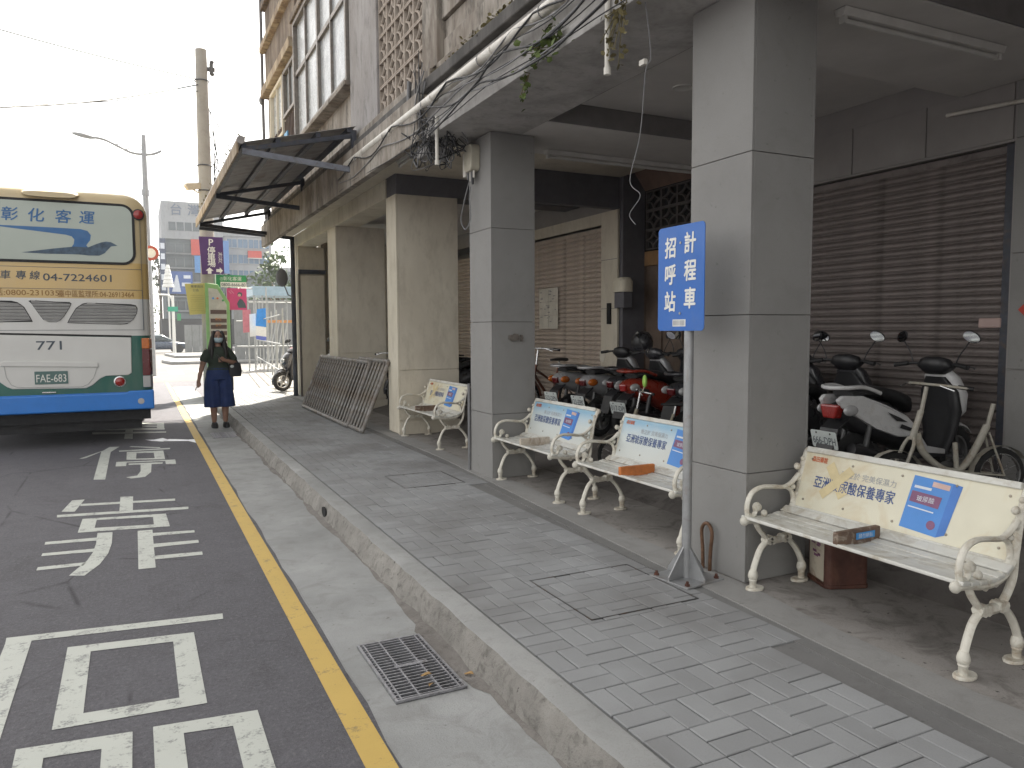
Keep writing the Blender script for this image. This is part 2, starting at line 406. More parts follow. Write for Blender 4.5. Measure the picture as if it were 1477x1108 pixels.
# access covers: thin steel angle frames round a patch of the same pavers
STEELD = mat('dark_weathered_steel', (.10, .10, .10), .55, .6, .3, 20, (.13, .07, .04), .4)
for (x0, x1, y0, y1) in FRAMES:
    f = MB(); w = .006; z0, z1 = .12, .1535
    f.box(x0, x1, y0, y0 + w, z0, z1); f.box(x0, x1, y1 - w, y1, z0, z1); f.box(x0, x0 + w, y0 + w, y1 - w, z0, z1); f.box(x1 - w, x1, y0 + w, y1 - w, z0, z1)
    f.build('access_cover_frame', STEELD, sw)
# arcade floor, cement strips along the paving
fl = MB(); poly = [(bound(y) + .27, y) for y in (-6, 0, 2, 4, 6, 8, 12, 19.2)] + [(6.4, 19.2), (6.4, -6)]
fl.prism(poly, 0.0, .1475); struct('arcade_floor', fl, FLOOR)
s1 = MB(); s1.prism([(bound(y) + .01, y) for y in (-6, 0, 2, 4, 6, 8, 12, 19.2)] + [(bound(y) + .09, y) for y in (19.2, 12, 8, 6, 4, 2, 0, -6)], .1, .1455)
struct('dark_cement_joint', s1, STRIPD)
rng = random.Random(21); yy = [-6 + .3 * i for i in range(84)]
s2 = MB(); s2.prism([(bound(y) + .09, y) for y in yy] + [(bound(y) + .30 + rng.uniform(-.03, .03), y) for y in reversed(yy)], .1, .152)
struct('cement_strip', s2, STRIP)
# sunlit pavement past the building
far = MB(); far.prism([(1.5, 19.2), (9, 19.2), (9, 33), (5.2, 33), (3.0, 27.5), (1.6, 21.5)], 0, .148)
struct('pavement', far, m_concrete('pale_pavement', (.19, .18, .165), (.26, .25, .23), (.14, .13, .12), .5))
# road markings -------------------------------------------------------
def marks(name, polys, m, z=.0025, kind='structure'):
    b = MB()
    for p in polys: b.poly([(x, y, z) for x, y in p])
    for i, f in enumerate(b.f): pass
    return tag(b.build(name, m, flip=False), kind=kind)
def ccw(p):
    a = sum(p[i][0] * p[(i + 1) % len(p)][1] - p[(i + 1) % len(p)][0] * p[i][1] for i in range(len(p)))
    return p if a > 0 else p[::-1]
def ring(o, i):   # four strips of a square ring
    return [[o[k], o[(k + 1) % 4], i[(k + 1) % 4], i[k]] for k in range(4)]
qu = [[(-.678, 4.634), (.371, 4.487), (.367, 4.398), (-.555, 4.533), (-.672, 4.545)], [(-.672, 4.545), (-.555, 4.533), (-.535, 2.1), (-.65, 2.1)],
      [(-.65, 2.1), (.42, 2.02), (.42, 1.9), (-.65, 1.98)]]
qu += ring([(-.38, 4.352), (.208, 4.269), (.209, 3.411), (-.37, 3.455)], [(-.272, 4.242), (.104, 4.186), (.104, 3.517), (-.265, 3.552)])
qu += ring([(-.479, 3.352), (-.078, 3.295), (-.076, 2.42), (-.45, 2.46)], [(-.378, 3.236), (-.184, 3.207), (-.18, 2.53), (-.36, 2.55)])
qu += ring([(-.004, 3.298), (.395, 3.25), (.395, 2.38), (.0, 2.42)], [(.105, 3.19), (.288, 3.16), (.29, 2.5), (.108, 2.53)])
kao = [[(-.624, 8.213), (-.518, 8.208), (-.568, 7.682), (-.673, 7.736)], [(-.537, 8.007), (-.213, 7.94), (-.213, 7.845), (-.538, 7.913)], [(-.103, 7.92), (.259, 7.849), (.255, 7.75), (-.103, 7.825)],
       [(-.214, 8.183), (-.104, 8.141), (-.102, 7.508), (-.21, 7.527)], [(-.697, 7.613), (.353, 7.425), (.347, 7.324), (-.689, 7.513)]]
kao += ring([(-.487, 7.351), (.159, 7.232), (.176, 6.736), (-.492, 6.856)], [(-.376, 7.253), (.056, 7.146), (.058, 6.862), (-.379, 6.963)])
kao += [[(-.35, 6.773), (-.243, 6.748), (-.238, 6.392), (-.345, 6.45)], [(-.345, 6.45), (-.238, 6.392), (-.254, 6.097), (-.352, 6.2)], [(-.352, 6.2), (-.254, 6.097), (-.296, 5.843), (-.38, 5.98)], [(-.38, 5.98), (-.296, 5.843), (-.376, 5.611), (-.467, 5.658)],
        [(-.694, 6.662), (-.347, 6.624), (-.346, 6.53), (-.692, 6.579)], [(-.681, 6.324), (-.349, 6.29), (-.353, 6.199), (-.681, 6.25)], [(-.672, 5.961), (-.384, 5.94), (-.40, 5.861), (-.674, 5.882)],
        [(-.063, 6.697), (.044, 6.683), (.048, 5.586), (-.057, 5.596)], [(.045, 6.57), (.347, 6.511), (.345, 6.436), (.045, 6.472)], [(.045, 6.228), (.355, 6.188), (.354, 6.106), (.046, 6.122)], [(.047, 5.885), (.359, 5.845), (.357, 5.759), (.048, 5.79)]]
ting = [[(-.418, 11.838), (-.293, 11.802), (-.386, 11.352), (-.503, 11.412)], [(-.47, 11.55), (-.503, 11.412), (-.667, 10.897), (-.731, 10.905)], [(-.503, 11.412), (-.389, 11.352), (-.381, 9.228), (-.495, 9.278)],
        [(-.147, 11.771), (.209, 11.475), (.216, 11.381), (-.174, 11.708)], [(-.293, 11.415), (.333, 11.348), (.329, 11.231), (-.29, 11.3)]]
ting += ring([(-.197, 11.23), (.243, 11.132), (.243, 10.355), (-.191, 10.534)], [(-.08, 11.05), (.123, 11.0), (.128, 10.517), (-.084, 10.577)])
ting += [[(-.302, 10.422), (.355, 10.271), (.355, 10.19), (-.302, 10.337)], [(-.302, 10.337), (-.186, 10.312), (-.19, 10.049), (-.302, 10.074)], [(.241, 10.215), (.355, 10.19), (.351, 9.914), (.24, 9.972)],
         [(-.165, 10.231), (.211, 10.135), (.204, 10.02), (-.163, 10.11)], [(-.034, 10.08), (.085, 10.05), (.073, 9.481), (-.035, 9.589)], [(-.035, 9.589), (.073, 9.481), (.006, 9.187), (-.069, 9.323)], [(-.069, 9.323), (.006, 9.187), (-.127, 9.161), (-.18, 9.264)]]
che = [[(-.60, 15.02), (.345, 14.52), (.34, 14.28), (-.60, 14.78)], [(.232, 14.34), (.34, 14.28), (.327, 13.74), (.217, 13.8)], [(-.60, 14.78), (-.49, 14.72), (-.49, 14.08), (-.60, 14.12)], [(-.49, 14.56), (.23, 14.16), (.23, 14.02), (-.49, 14.42)],
       [(-.697, 14.165), (.333, 13.742), (.327, 13.53), (-.687, 13.948)], [(-.717, 13.677), (.342, 13.272), (.337, 13.113), (-.706, 13.435)],
       [(-.245, 13.94 - .01), (-.14, 13.7), (-.138, 13.48), (-.245, 13.5)], [(-.248, 13.24), (-.136, 13.22), (-.135, 12.6), (-.249, 12.65)]]
for nm, ps in (('zone_character', qu), ('stop_lean_character', kao), ('stop_character', ting), ('vehicle_character', che)):
    marks('road_marking', [ccw(p) for p in ps], WPAINT)
marks('yellow_line', [[(.69, -4), (.80, -4), (.80, 10.5), (.69, 10.5)], [(.69, 10.5), (.80, 10.5), (.79, 26.5), (.68, 26.5)]], YPAINT)
marks('yellow_line', [[(-1.6, 26.4), (.68, 26.4), (.68, 26.52), (-1.6, 26.52)]], mat('faded_red_paint', (.4, .14, .09), .7, var=.2))
marks('white_road_patch', [[(.028, 12.384), (.15, 12.34), (.262, 12.06), (.12, 12.2)], [(.15, 12.34), (.272, 12.466), (.35, 12.2), (.262, 12.06)], [(.262, 12.1), (.35, 12.3), (.62, 12.08), (.6, 11.95)], [(.60, 11.95), (.62, 12.1), (.688, 12.1), (.688, 11.7)]], WPATCH)  # irregular white patches on the road
jn = MB(); jn.poly([(-40, 26.55, .002), (40, 26.55, .002), (40, 74, .002), (-40, 74, .002)]); struct('junction', jn, m_concrete('pale_asphalt', (.115, .11, .104), (.155, .15, .142), (.09, .086, .082), .4, .2, .3), flip=False)  # junction sheet, paler than the near asphalt
# pale crossing stripes and islands in the sunlit junction
pale = mat('faded_white_paint', (.5, .49, .46), .75, var=.15, scale=4)
marks('crossing_stripe', [[(-6 + i * 1.0, 31), (-5.5 + i * 1.0, 31), (-5.5 + i * 1.0, 34), (-6 + i * 1.0, 34)] for i in range(12)], pale, .006)
marks('stop_line', [[(-7, 29.3), (.6, 29.3), (.6, 29.7), (-7, 29.7)]], pale, .006)
isl = MB(); isl.prism([(1.4, 40), (6.5, 40.5), (7.5, 43), (3, 44.5), (1.0, 43)], 0, .16); isl.prism([(2.0, 50), (14, 50), (14, 56), (1.5, 56)], 0, .16)
struct('traffic_island', isl, KERB, bevel=.05)
# drain grates ----------------------------------------------------------
GRATE = mat('galvanised_grate', (.34, .34, .36), .5, .7, .25, 30, (.16, .13, .11), .25)
def grate(x0, x1, y0, y1, label):
    t = thing('drain_grate', label, 'drain grate', ((x0 + x1) / 2, (y0 + y1) / 2, .007), 0, 'grates in the gutter')
    w, d = (x1 - x0) / 2, (y1 - y0) / 2
    p = MB(); p.box(-w, w, -d, d, -.004, .0025); p.build('pit', DARK, t)
    f = MB(); b = .012
    for a in (-w, w - b): f.box(a, a + b, -d, d, -.003, .013)
    for a in (-d, d - b): f.box(-w + b, w - b, a, a + b, -.003, .013)
    f.build('frame', GRATE, t)
    n = 21; bm_ = MB(); bm_.box(-w + b, w - b, -.0035, .0035, -.003, .011); me = bm_.mesh('bar'); me.materials.append(GRATE)
    for i in range(n): link('bar', me, None, t, M=Matrix.Translation((0, -d + b + (2 * d - 2 * b) * (i + .5) / n, 0)))
    cm = MB(); cm.box(-.004, .004, -d + b, d - b, -.002, .0125); me = cm.mesh('cross_bar'); me.materials.append(GRATE)
    for a in (-w + .03, -w * .32, w * .32, w - .03): link('cross_bar', me, None, t, M=Matrix.Translation((a, 0, 0)))
    h = MB(); h.box(-w * .42, w * .55, -.018, .008, .012, .016); h.build('plate', GRATE, t)
grate(.93, 1.26, 3.02, 3.67, 'large steel drain grate in the gutter near the camera')
grate(.95, 1.28, 12.0, 12.6, 'far small drain grate in the gutter by the woman')
LEAFB = mat('dry_leaf', (.32, .2, .08), .8, var=.3, scale=40)
rng = random.Random(9)
for i, (x, y) in enumerate(((1.13, 3.2), (1.31, 3.12), (1.12, 3.1))):
    l = MB(); a = rng.uniform(0, 6); pts = []
    for k in range(9):
        t_ = k / 8; pts.append((.026 * (t_ - .5) * 2, .012 * math.sin(PI * t_) * (1 + .2 * math.sin(9 * t_)), .006 * math.sin(5 * t_)))
    low = [(p[0], -p[1] * .9, p[2] + .003) for p in pts[::-1]][1:-1]
    l.poly(pts + low); o = l.build('dry_leaf', LEAFB, M=Matrix.Translation((x, y, .023)) @ Matrix.Rotation(a, 4, 'Z'))
    tag(o, ['small dry brown leaf on the large drain grate', 'pale dry leaf lying beside the large drain grate at the kerb', 'tiny dry leaf on the near end of the large grate'][i], 'leaf', 'fallen leaves by the drain')
# ------------------------------------------------------------------ arcade building
def m_plaster(name, lo, hi, stain, amt=.5, streak=.15, sc=1.0, dark=(.04, .035, .03)):
    t = NT(name); a = t.noise(.9 * sc, 5, .6); b = t.noise(2.6 * sc, 9, .72, (1, 1, streak), dist=.5); f = t.noise(45, 6, .7)
    c = t.ramp(a, [(.3, lo), (.7, hi)])
    c = t.mix(t.ramp(b, [(.40, 0.0), (.62, amt)]), c, stain)
    c = t.mix(t.ramp(t.noise(7 * sc, 9, .75, (1, 1, .4)), [(.5, 0.0), (.7, amt * .9)]), c, dark)
    t.base(c); t.rough(.88); t.bump(f, .25, .006); return t.m
PANEL = m_concrete('grey_cladding_panel', (.23, .226, .218), (.275, .27, .26), (.185, .178, .168), .35, .06, .8)
PANELD = mat('cladding_core', (.09, .087, .083), .9, var=.1)
BEIGE = m_plaster('beige_painted_plaster', (.58, .53, .435), (.66, .61, .51), (.46, .41, .33), .35, .4, .8, (.3, .26, .2))
BEIGEL = m_plaster('light_beige_board', (.63, .585, .47), (.71, .66, .55), (.5, .44, .34), .35, .3, .8, (.32, .27, .2))
SOFF = m_plaster('soffit_plaster', (.44, .425, .41), (.5, .485, .465), (.2, .185, .17), .45, 1.0, 1.0, (.14, .125, .11))
CEIL = mat('ceiling_paint', (.62, .6, .575), .85, var=.08, scale=2)
BACKW = mat('back_wall_tile', (.28, .265, .255), .7, var=.08, scale=3)
GRIME = m_plaster('grimy_facade', (.27, .245, .21), (.39, .355, .31), (.15, .12, .092), .85, .4)
GRIME2 = m_plaster('brown_stained_facade', (.17, .135, .105), (.3, .245, .19), (.08, .055, .038), .9, .2)
LEDGE = m_plaster('yellowed_ledge', (.36, .29, .2), (.5, .42, .3), (.18, .12, .075), .85, .25)
DIRTG = m_plaster('black_mould_concrete', (.07, .065, .06), (.16, .15, .14), (.03, .028, .026), .7, .3)
SHUT = mat('brown_shutter_paint', (.18, .155, .145), .5, .15, .2, 4, (.06, .048, .04), .3, spec=.5)
SHUTL = mat('tan_shutter_paint', (.5, .425, .36), .5, .1, .15, 4, (.18, .14, .11), .3)
BREEZE = mat('breeze_block_concrete', (.42, .365, .31), .9, var=.15, scale=8, dirt=(.24, .19, .15), dirt_amt=.6, bump=.3)
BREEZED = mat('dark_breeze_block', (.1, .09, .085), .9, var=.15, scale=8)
WOODB = mat('brown_board', (.28, .16, .07), .6, var=.25, scale=9, streak=True)
DOORM = mat('dark_timber_door', (.14, .1, .075), .6, var=.2, scale=6)
GLASSW = mat('pale_film_window_glass', (.33, .35, .36), .25, var=.03, scale=2, spec=.3)
ALU = mat('weathered_aluminium', (.2, .18, .16), .5, .5, .2, 15, (.22, .18, .14), .4)
PVC = mat('old_white_pvc', (.6, .575, .52), .5, var=.12, scale=5, dirt=(.32, .27, .21), dirt_amt=.35)
BLACKC = mat('black_cable', (.025, .025, .027), .6, var=.1)
GREYC = mat('grey_cable', (.17, .17, .175), .6, var=.1)
DKSTEEL = mat('dark_painted_steel', (.045, .05, .065), .55, .2, .25, 10, (.1, .07, .05), .3)
BLUESTEEL = mat('blue_grey_painted_steel', (.17, .18, .21), .55, .2, .2, 10, (.1, .07, .05), .3)
LAMPW = mat('old_lamp_white', (.6, .59, .56), .5, var=.1)

B = thing('arcade_building', 'weathered concrete shop building with ground floor arcade and grimy upper storeys', 'building', (3.0, 6.0, .0))
def bp(name, m, mb, parent=None, **k): return mb.build(name, m, parent if parent is not None else B, world=True, **k)
_MW_B = _MW[B.name]
def sub(name, m, mb, par, **k):   # sub-part of a world-authored part
    o = mb.build(name, m, par, **k); return o
# world-authored parts keep identity local matrices, so their children are in world coordinates too
# upper mass and rear mass (closed)
b = MB(); b.box(2.95, 14, -9, 17.88, 3.96, 13.2); bp('upper_storeys', GRIME2, b)
b = MB(); b.box(6.62, 14, -9, 17.88, 0, 3.955); bp('rear_rooms', BACKW, b)
# clad pillars
def clad_pillar(y0, y1, x0=3.06, x1=3.535):
    core = MB(); core.box(x0 + .02, x1 - .02, y0 + .02, y1 - .02, .1, 3.485); p = bp('pillar', PANELD, core)
    zs = [.15, .78, 1.68, 2.58, 3.486]
    for i in range(4):
        a, c = zs[i] + (.002 if i else 0), zs[i + 1] - .002
        for (xa, xb, ya, yb) in ((x0, x0 + .018, y0, y1), (x1 - .018, x1, y0, y1), (x0 + .0185, x1 - .0185, y0, y0 + .018), (x0 + .0185, x1 - .0185, y1 - .018, y1)):
            m = MB(); m.box(xa, xb, ya, yb, a, c); sub('panel', PANEL, m, p, bevel=.002, seg=1)
    return p
clad_pillar(3.21, 3.72); clad_pillar(6.65, 7.17); clad_pillar(-.3, .22); clad_pillar(-3.8, -3.3)
# beige pillars
def beige_pillar(y0, y1, x0, x1, ztop=3.46, cut=1.05):
    core = MB(); core.box(x0 + .03, x1 - .02, y0 + .02, y1 - .02, .1, ztop - .002); p = bp('pillar', BEIGE, core)
    f = MB(); f.box(x0, x0 + .028, y0 + .0, y1, .17, ztop); sub('front_board', BEIGEL, f, p, bevel=.004, seg=1)
    for a, c in ((.36, cut - .003), (cut + .003, ztop)):
        m = MB(); m.box(x0 + .030, x1, y0 + .001, y0 + .019, a, c); sub('panel', BEIGE, m, p, bevel=.003, seg=1)
    m = MB(); m.box(x0 + .002, x1 + .01, y0 - .012, y0 + .0, .15, .33); sub('plinth', BEIGE, m, p, bevel=.01)
    return p
beige_pillar(10.06, 10.5, 3.2, 4.11); beige_pillar(13.57, 14.2, 3.2, 4.1, 3.46, 1.2); p5 = beige_pillar(17.12, 17.8, 3.2, 3.78, 3.46, 1.0)
m = MB(); m.box(3.2, 3.8, 17.06, 17.115, 2.86, 2.95); sub('head_frame', DKSTEEL, m, p5); m = MB(); m.box(3.19, 3.23, 17.07, 17.116, .15, 2.86); sub('side_frame', ALU, m, p5)
m = MB(); m.box(3.24, 3.76, 17.075, 17.112, .18, 2.82); sub('sheet_panel', BEIGE, m, p5, bevel=.004)
m = MB(); m.box(3.3, 3.34, 10.035, 10.056, 2.1, 2.2)
# outer beam, soffits, coffers
b = MB(); b.box(2.62, 3.4, -9, 7.3, 3.49, 3.60); b.box(2.665, 3.4, -9, 7.3, 3.6, 3.95); bp('fascia_beam', SOFF, b, bevel=.006)
b = MB(); b.box(2.55, 2.64, 7.3, 17.88, 3.48, 3.95); bp('fascia_beam', GRIME, b, bevel=.006)
for a, c in ((-1.4, .6), (3.0, 4.07), (6.17, 7.3)):
    b = MB(); b.box(3.402, 6.13, a, c, 3.492, 3.95); bp('cross_beam', CEIL, b, bevel=.004)
for a, c in ((-9, -1.402), (.602, 2.998), (4.072, 6.168)):
    b = MB(); b.box(3.402, 6.13, a, c, 3.69, 3.95); bp('ceiling', CEIL, b)
b = MB(); b.box(2.642, 6.13, 7.302, 10.06, 3.73, 3.95); b.box(2.642, 3.2, 10.06, 17.88, 3.73, 3.95); bp('soffit', BEIGE, b)
b = MB(); b.box(3.2, 3.62, 10.52, 17.86, 3.462, 3.73); bp('fascia_board', BEIGEL, b, bevel=.004)
COFF = mat('coffer_shade_grey', (.2, .19, .185), .85, var=.1)  # added dark plates: the recess shade is put into their colour
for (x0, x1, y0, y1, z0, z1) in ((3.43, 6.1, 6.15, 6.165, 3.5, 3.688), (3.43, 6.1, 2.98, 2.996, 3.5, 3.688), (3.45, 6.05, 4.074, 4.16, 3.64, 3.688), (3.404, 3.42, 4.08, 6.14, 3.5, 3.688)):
    b = MB(); b.box(x0, x1, y0, y1, z0, z1); bp('coffer_shade_plate', COFF, b)
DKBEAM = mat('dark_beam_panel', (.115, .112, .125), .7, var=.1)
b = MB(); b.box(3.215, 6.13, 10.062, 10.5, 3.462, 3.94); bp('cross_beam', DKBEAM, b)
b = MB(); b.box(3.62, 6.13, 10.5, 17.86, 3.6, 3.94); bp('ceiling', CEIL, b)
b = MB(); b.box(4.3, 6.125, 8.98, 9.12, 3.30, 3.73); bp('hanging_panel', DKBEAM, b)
# back wall in pieces round the shutters
b = MB(); b.box(6.131, 6.6, -9, 3.62, .1, 3.95); b.box(6.131, 6.6, 3.62, 6.7, 3.04, 3.95); b.box(6.131, 6.6, 6.7, 7.1, .1, 3.95); b.box(6.131, 6.6, 8.98, 17.5, 3.3, 3.95)
bw = bp('back_wall', BACKW, b)
for i, (a, c) in enumerate(((3.63, 4.35), (4.36, 5.1), (5.11, 5.9), (5.91, 6.69))):
    m = MB(); m.box(6.118, 6.1305, a, c, 3.06, 3.484); sub('panel', BACKW, m, bw, bevel=.002, seg=1)
for (a, c, z0, z1) in ((2.85, 3.6, .15, 1.27), (2.85, 3.6, 1.28, 2.17), (2.85, 3.6, 2.18, 3.05), (2.85, 3.6, 3.06, 3.484), (2.0, 2.84, .15, 1.27), (2.0, 2.84, 1.28, 2.17), (2.0, 2.84, 2.18, 3.05), (6.72, 7.08, .15, 1.6), (6.72, 7.08, 1.61, 3.4)):
    m = MB(); m.box(6.112, 6.1305, a, c, z0, z1); sub('panel', PANEL, m, bw, bevel=.002, seg=1)
b = MB(); b.box(3.8, 6.6, 17.55, 17.88, .1, 3.95); bp('end_wall', BEIGE, b)
for ya, yb in ((12.4, 13.0), (16.4, 17.5)): b = MB(); b.box(6.131, 6.6, ya, yb, .1, 3.299); bp('shutter_pier', BACKW, b)
# roller shutters: every slat on its own
def shutter(y0, y1, z0, z1, x, m, pitch=.072):
    bk = MB(); bk.box(x + .02, x + .04, y0, y1, z0, z1); p = bp('roller_shutter', m, bk)
    L = y1 - y0; prof = [(-.014, 0), (-.004, .004), (.008, .012), (.012, .024), (.010, .036), (.002, .047), (-.010, .054), (-.018, .058), (-.02, .063), (-.018, .068), (-.014, .072)]
    s = MB(); s.loft([[(q[0], -L / 2, q[1]) for q in prof], [(q[0], L / 2, q[1]) for q in prof]], cap=False, closed=False)
    me = s.mesh('slat', smooth=40); me.materials.append(m)
    n = int((z1 - z0) / pitch)
    for i in range(n): link('slat', me, None, p, M=Matrix.Translation((x, (y0 + y1) / 2, z0 + i * pitch)))
    for ya in (y0, y1):
        g_ = MB(); g_.box(x - .03, x + .03, ya - .03, ya + .03, z0, z1); sub('guide_rail', DKSTEEL, g_, p)
    return p
shutter(3.66, 6.66, .16, 3.03, 6.18, SHUT)
sh2 = shutter(9.42, 12.37, .16, 3.1, 6.16, SHUTL)
shutter(13.03, 16.37, .16, 3.1, 6.2, SHUTL)
m = MB(); m.box(6.09, 6.128, 8.98, 9.40, .15, 3.29); m.box(6.09, 6.128, 9.40, 12.4, 3.12, 3.29); sf = bp('shutter_frame', BEIGE, m, bevel=.004)
for z in (1.05, 1.9, 2.6):
    m = MB(); m.box(6.086, 6.09, 8.985, 9.395, z, z + .006); sub('joint', DKBEAM, m, sf)
m = MB(); m.box(6.06, 6.089, 9.12, 9.2, 1.68, 1.98); sub('lock_box', DARK, m, sf)
m = MB(); m.box(6.14, 6.16, 3.68, 3.86, 1.6, 1.68); bp('shutter_pull', mat('dull_pink_label', (.45, .33, .3), .6, var=.1), m, bevel=.01)
# notices stuck on the shutter
PAPER = mat('old_paper', (.62, .58, .5), .8, var=.12, scale=6)
INK = mat('faded_print', (.28, .26, .25), .8, var=.3, scale=30)
nt = thing('paper_notice', 'square cream paper notice stuck on the tan roller shutter', 'notice', (6.13, 11.05, 1.95))
m = MB(); m.M = Matrix.Translation((0, 0, 0))
for i in range(3):
    for j in range(2): m.box(-.004, 0, -.32 + j * .325, -.005 + j * .325, -.33 + i * .225, -.11 + i * .225)
m.build('sheet', PAPER, nt); rng = random.Random(2); m = MB()
for i in range(26):
    y = rng.uniform(-.28, .24); z = rng.uniform(-.3, .3); m.box(-.006, -.0045, y, y + rng.uniform(.03, .09), z, z + .012)
m.build('print', INK, nt)
o = MB().prism([(0, .0), (.09, .03), (.1, .16), (.02, .2), (-.05, .12), (-.03, .05)], 0, .004, 'x').build('torn_paper', PAPER, M=Matrix.Translation((6.085, 9.32, 1.12))); tag(o, 'torn scrap of pale paper on the beige shutter frame', 'paper scrap')
RED = mat('red_paper', (.5, .05, .03), .6, var=.15)
o = thing('red_charm', 'red diamond paper charm on the pier beside the dark shutter', 'charm', (6.108, 3.42, 1.74))
m = MB(); m.prism([(-.11, 0), (0, -.11), (.11, 0), (0, .11)], -.004, 0, 'x'); m.build('paper', RED, o)
m = MB(); m.tube([(-.006, .03 * math.cos(a), .03 * math.sin(a) + .01) for a in [k * PI / 5 for k in range(9)]], .006, 6); m.build('print', PAPER, o)
# recessed entrance: breeze screen, board, door
b = MB(); b.box(6.5, 6.615, 7.1, 9.2, 2.5, 2.7); bp('lintel_board', WOODB, b)
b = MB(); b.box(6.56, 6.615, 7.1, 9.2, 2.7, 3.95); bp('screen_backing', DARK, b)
d = MB(); d.box(6.53, 6.615, 7.1, 9.2, .1, 2.5); dr = bp('entrance_door', DOORM, d)
for a in (7.15, 7.6, 8.05, 8.5, 8.9):
    m = MB(); m.box(6.5, 6.53, a, a + .05, .15, 2.48); sub('stile', DOORM, m, dr)
b = MB(); b.box(6.132, 6.5, 8.9, 8.975, .1, 3.95); bp('reveal', DKBEAM, b)
b = MB(); b.prism([(6.2, 3.95), (6.5, 3.55), (6.5, 3.95)], 7.102, 8.9, 'y'); bp('sloped_bulkhead', mat('brown_plaster', (.2, .13, .1), .8), b)
def breeze_block(w, h, d, m, r=.014, name='breeze_block'):
    t = r; b = MB()
    b.box(-d, 0, -w / 2, w / 2, -h / 2, -h / 2 + t); b.box(-d, 0, -w / 2, w / 2, h / 2 - t, h / 2); b.box(-d, 0, -w / 2, -w / 2 + t, -h / 2 + t, h / 2 - t); b.box(-d, 0, w / 2 - t, w / 2, -h / 2 + t, h / 2 - t)
    for sy in (-1, 1):
        for sz in (-1, 1):      # four arcs swelling from the corners to the middle: a petal motif
            pts = [(-d / 2, sy * (w / 2) * (1 - math.sin(a)) * .98, sz * (h / 2) * (1 - math.cos(a)) * .98) for a in [k * PI / 2 / 6 for k in range(7)]]
            b.tube(pts, t * .95, 6, sy=1.6, ref=(1, 0, 0))
    me = b.mesh(name); me.materials.append(m); return me
def breeze_screen(x, y0, y1, z0, z1, ny, nz, m, d=.07, r=.014):
    bk = MB(); bk.box(x + .012, x + .03, y0, y1, z0 - .02, z0); p = bp('breeze_screen', m, bk)
    w, h = (y1 - y0) / ny, (z1 - z0) / nz; me = breeze_block(w - .004, h - .004, d, m, r)
    for i in range(ny):
        for j in range(nz): link('breeze_block', me, None, p, M=Matrix.Translation((x, y0 + w * (i + .5), z0 + h * (j + .5))))
    return p
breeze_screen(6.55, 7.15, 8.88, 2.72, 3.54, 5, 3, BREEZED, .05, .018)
# upper facade -------------------------------------------------------
b = MB(); b.box(2.6, 2.96, -9, 17.88, 3.952, 4.06); bp('ledge', DIRTG, b, bevel=.012)
b = MB(); b.box(2.68, 2.96, 7.25, 17.88, 4.062, 4.2); bp('ledge_upstand', GRIME, b, bevel=.01)
for (z0, z1, x) in ((4.062, 4.2, 2.70), (4.205, 4.44, 2.78), (4.445, 4.62, 2.80), (4.625, 5.4, 2.76), (5.405, 7.0, 2.8)):
    b = MB(); b.box(x, 2.97, -9, 7.12, z0, z1); bp('spandrel_board', GRIME, b, bevel=.008)
b = MB(); b.box(2.71, 2.97, 7.125, 7.55, 4.2, 13); bp('pilaster', GRIME, b, bevel=.01)
b = MB(); b.box(2.88, 2.97, 7.55, 9.15, 4.2, 7.0); bp('screen_recess', mat('dark_screen_wall', (.1, .085, .075), .9), b)  # even dark wall colour behind the breeze blocks
breeze_screen(2.80, 7.56, 9.14, 4.22, 6.62, 5, 8, BREEZE, .07, .016)
b = MB(); b.box(2.70, 2.97, 9.15, 10.42, 4.2, 13); bp('pilaster', m_plaster('grey_pilaster', (.27, .255, .25), (.34, .325, .315), (.2, .18, .165), .5, .3), b, bevel=.01)
b = MB(); b.box(2.80, 2.97, 10.42, 14.3, 4.2, 4.98); bp('window_apron', GRIME2 if False else GRIME, b)
b = MB(); b.box(2.80, 2.97, 10.42, 14.3, 7.12, 13); bp('facade_wall', GRIME2, b)
def window(y0, y1, z0, z1, ny, zt, x, fm, gm, depth=.1, name='window'):
    bk = MB(); bk.box(x + .06, x + .075, y0, y1, z0, z1); p = bp(name, gm, bk)
    f = MB(); t = .07
    for a in (y0, y1 - t): f.box(x - .02, x + depth, a, a + t, z0, z1)
    for a in (z0, z1 - t): f.box(x - .019, x + depth, y0 + t, y1 - t, a, a + t)
    sub('frame', fm, f, p, bevel=.004, seg=1)
    w = (y1 - y0 - 2 * t) / ny
    for i in range(1, ny):
        wd = .045 if i % 2 == 0 else .02
        m = MB(); m.box(x, x + .058, y0 + t + i * w - wd, y0 + t + i * w + wd, z0 + t, z1 - t); sub('mullion', fm, m, p)
    if zt:
        m = MB(); m.box(x + .005, x + .057, y0 + t, y1 - t, zt - .035, zt + .035); sub('transom', fm, m, p)
    rows = [(z0 + t, (zt or z1 - t + .035) - .035)] + ([(zt + .035, z1 - t)] if zt else [])
    for i in range(ny):
        for a, c in rows:
            m = MB(); m.box(x + .040 + .012 * (i % 2), x + .046 + .012 * (i % 2), y0 + t + i * w + .02, y0 + t + (i + 1) * w - .02, a, c); sub('pane', gm, m, p)
    return p
window(10.46, 14.25, 5.0, 7.1, 4, 6.18, 2.68, ALU, GLASSW)
b = MB(); b.box(2.62, 2.8, 10.40, 14.32, 4.93, 4.995); bp('window_sill', GRIME, b, bevel=.01)
b = MB(); b.box(2.62, 2.8, 10.40, 14.32, 7.105, 7.22); bp('window_head', GRIME2, b, bevel=.01)
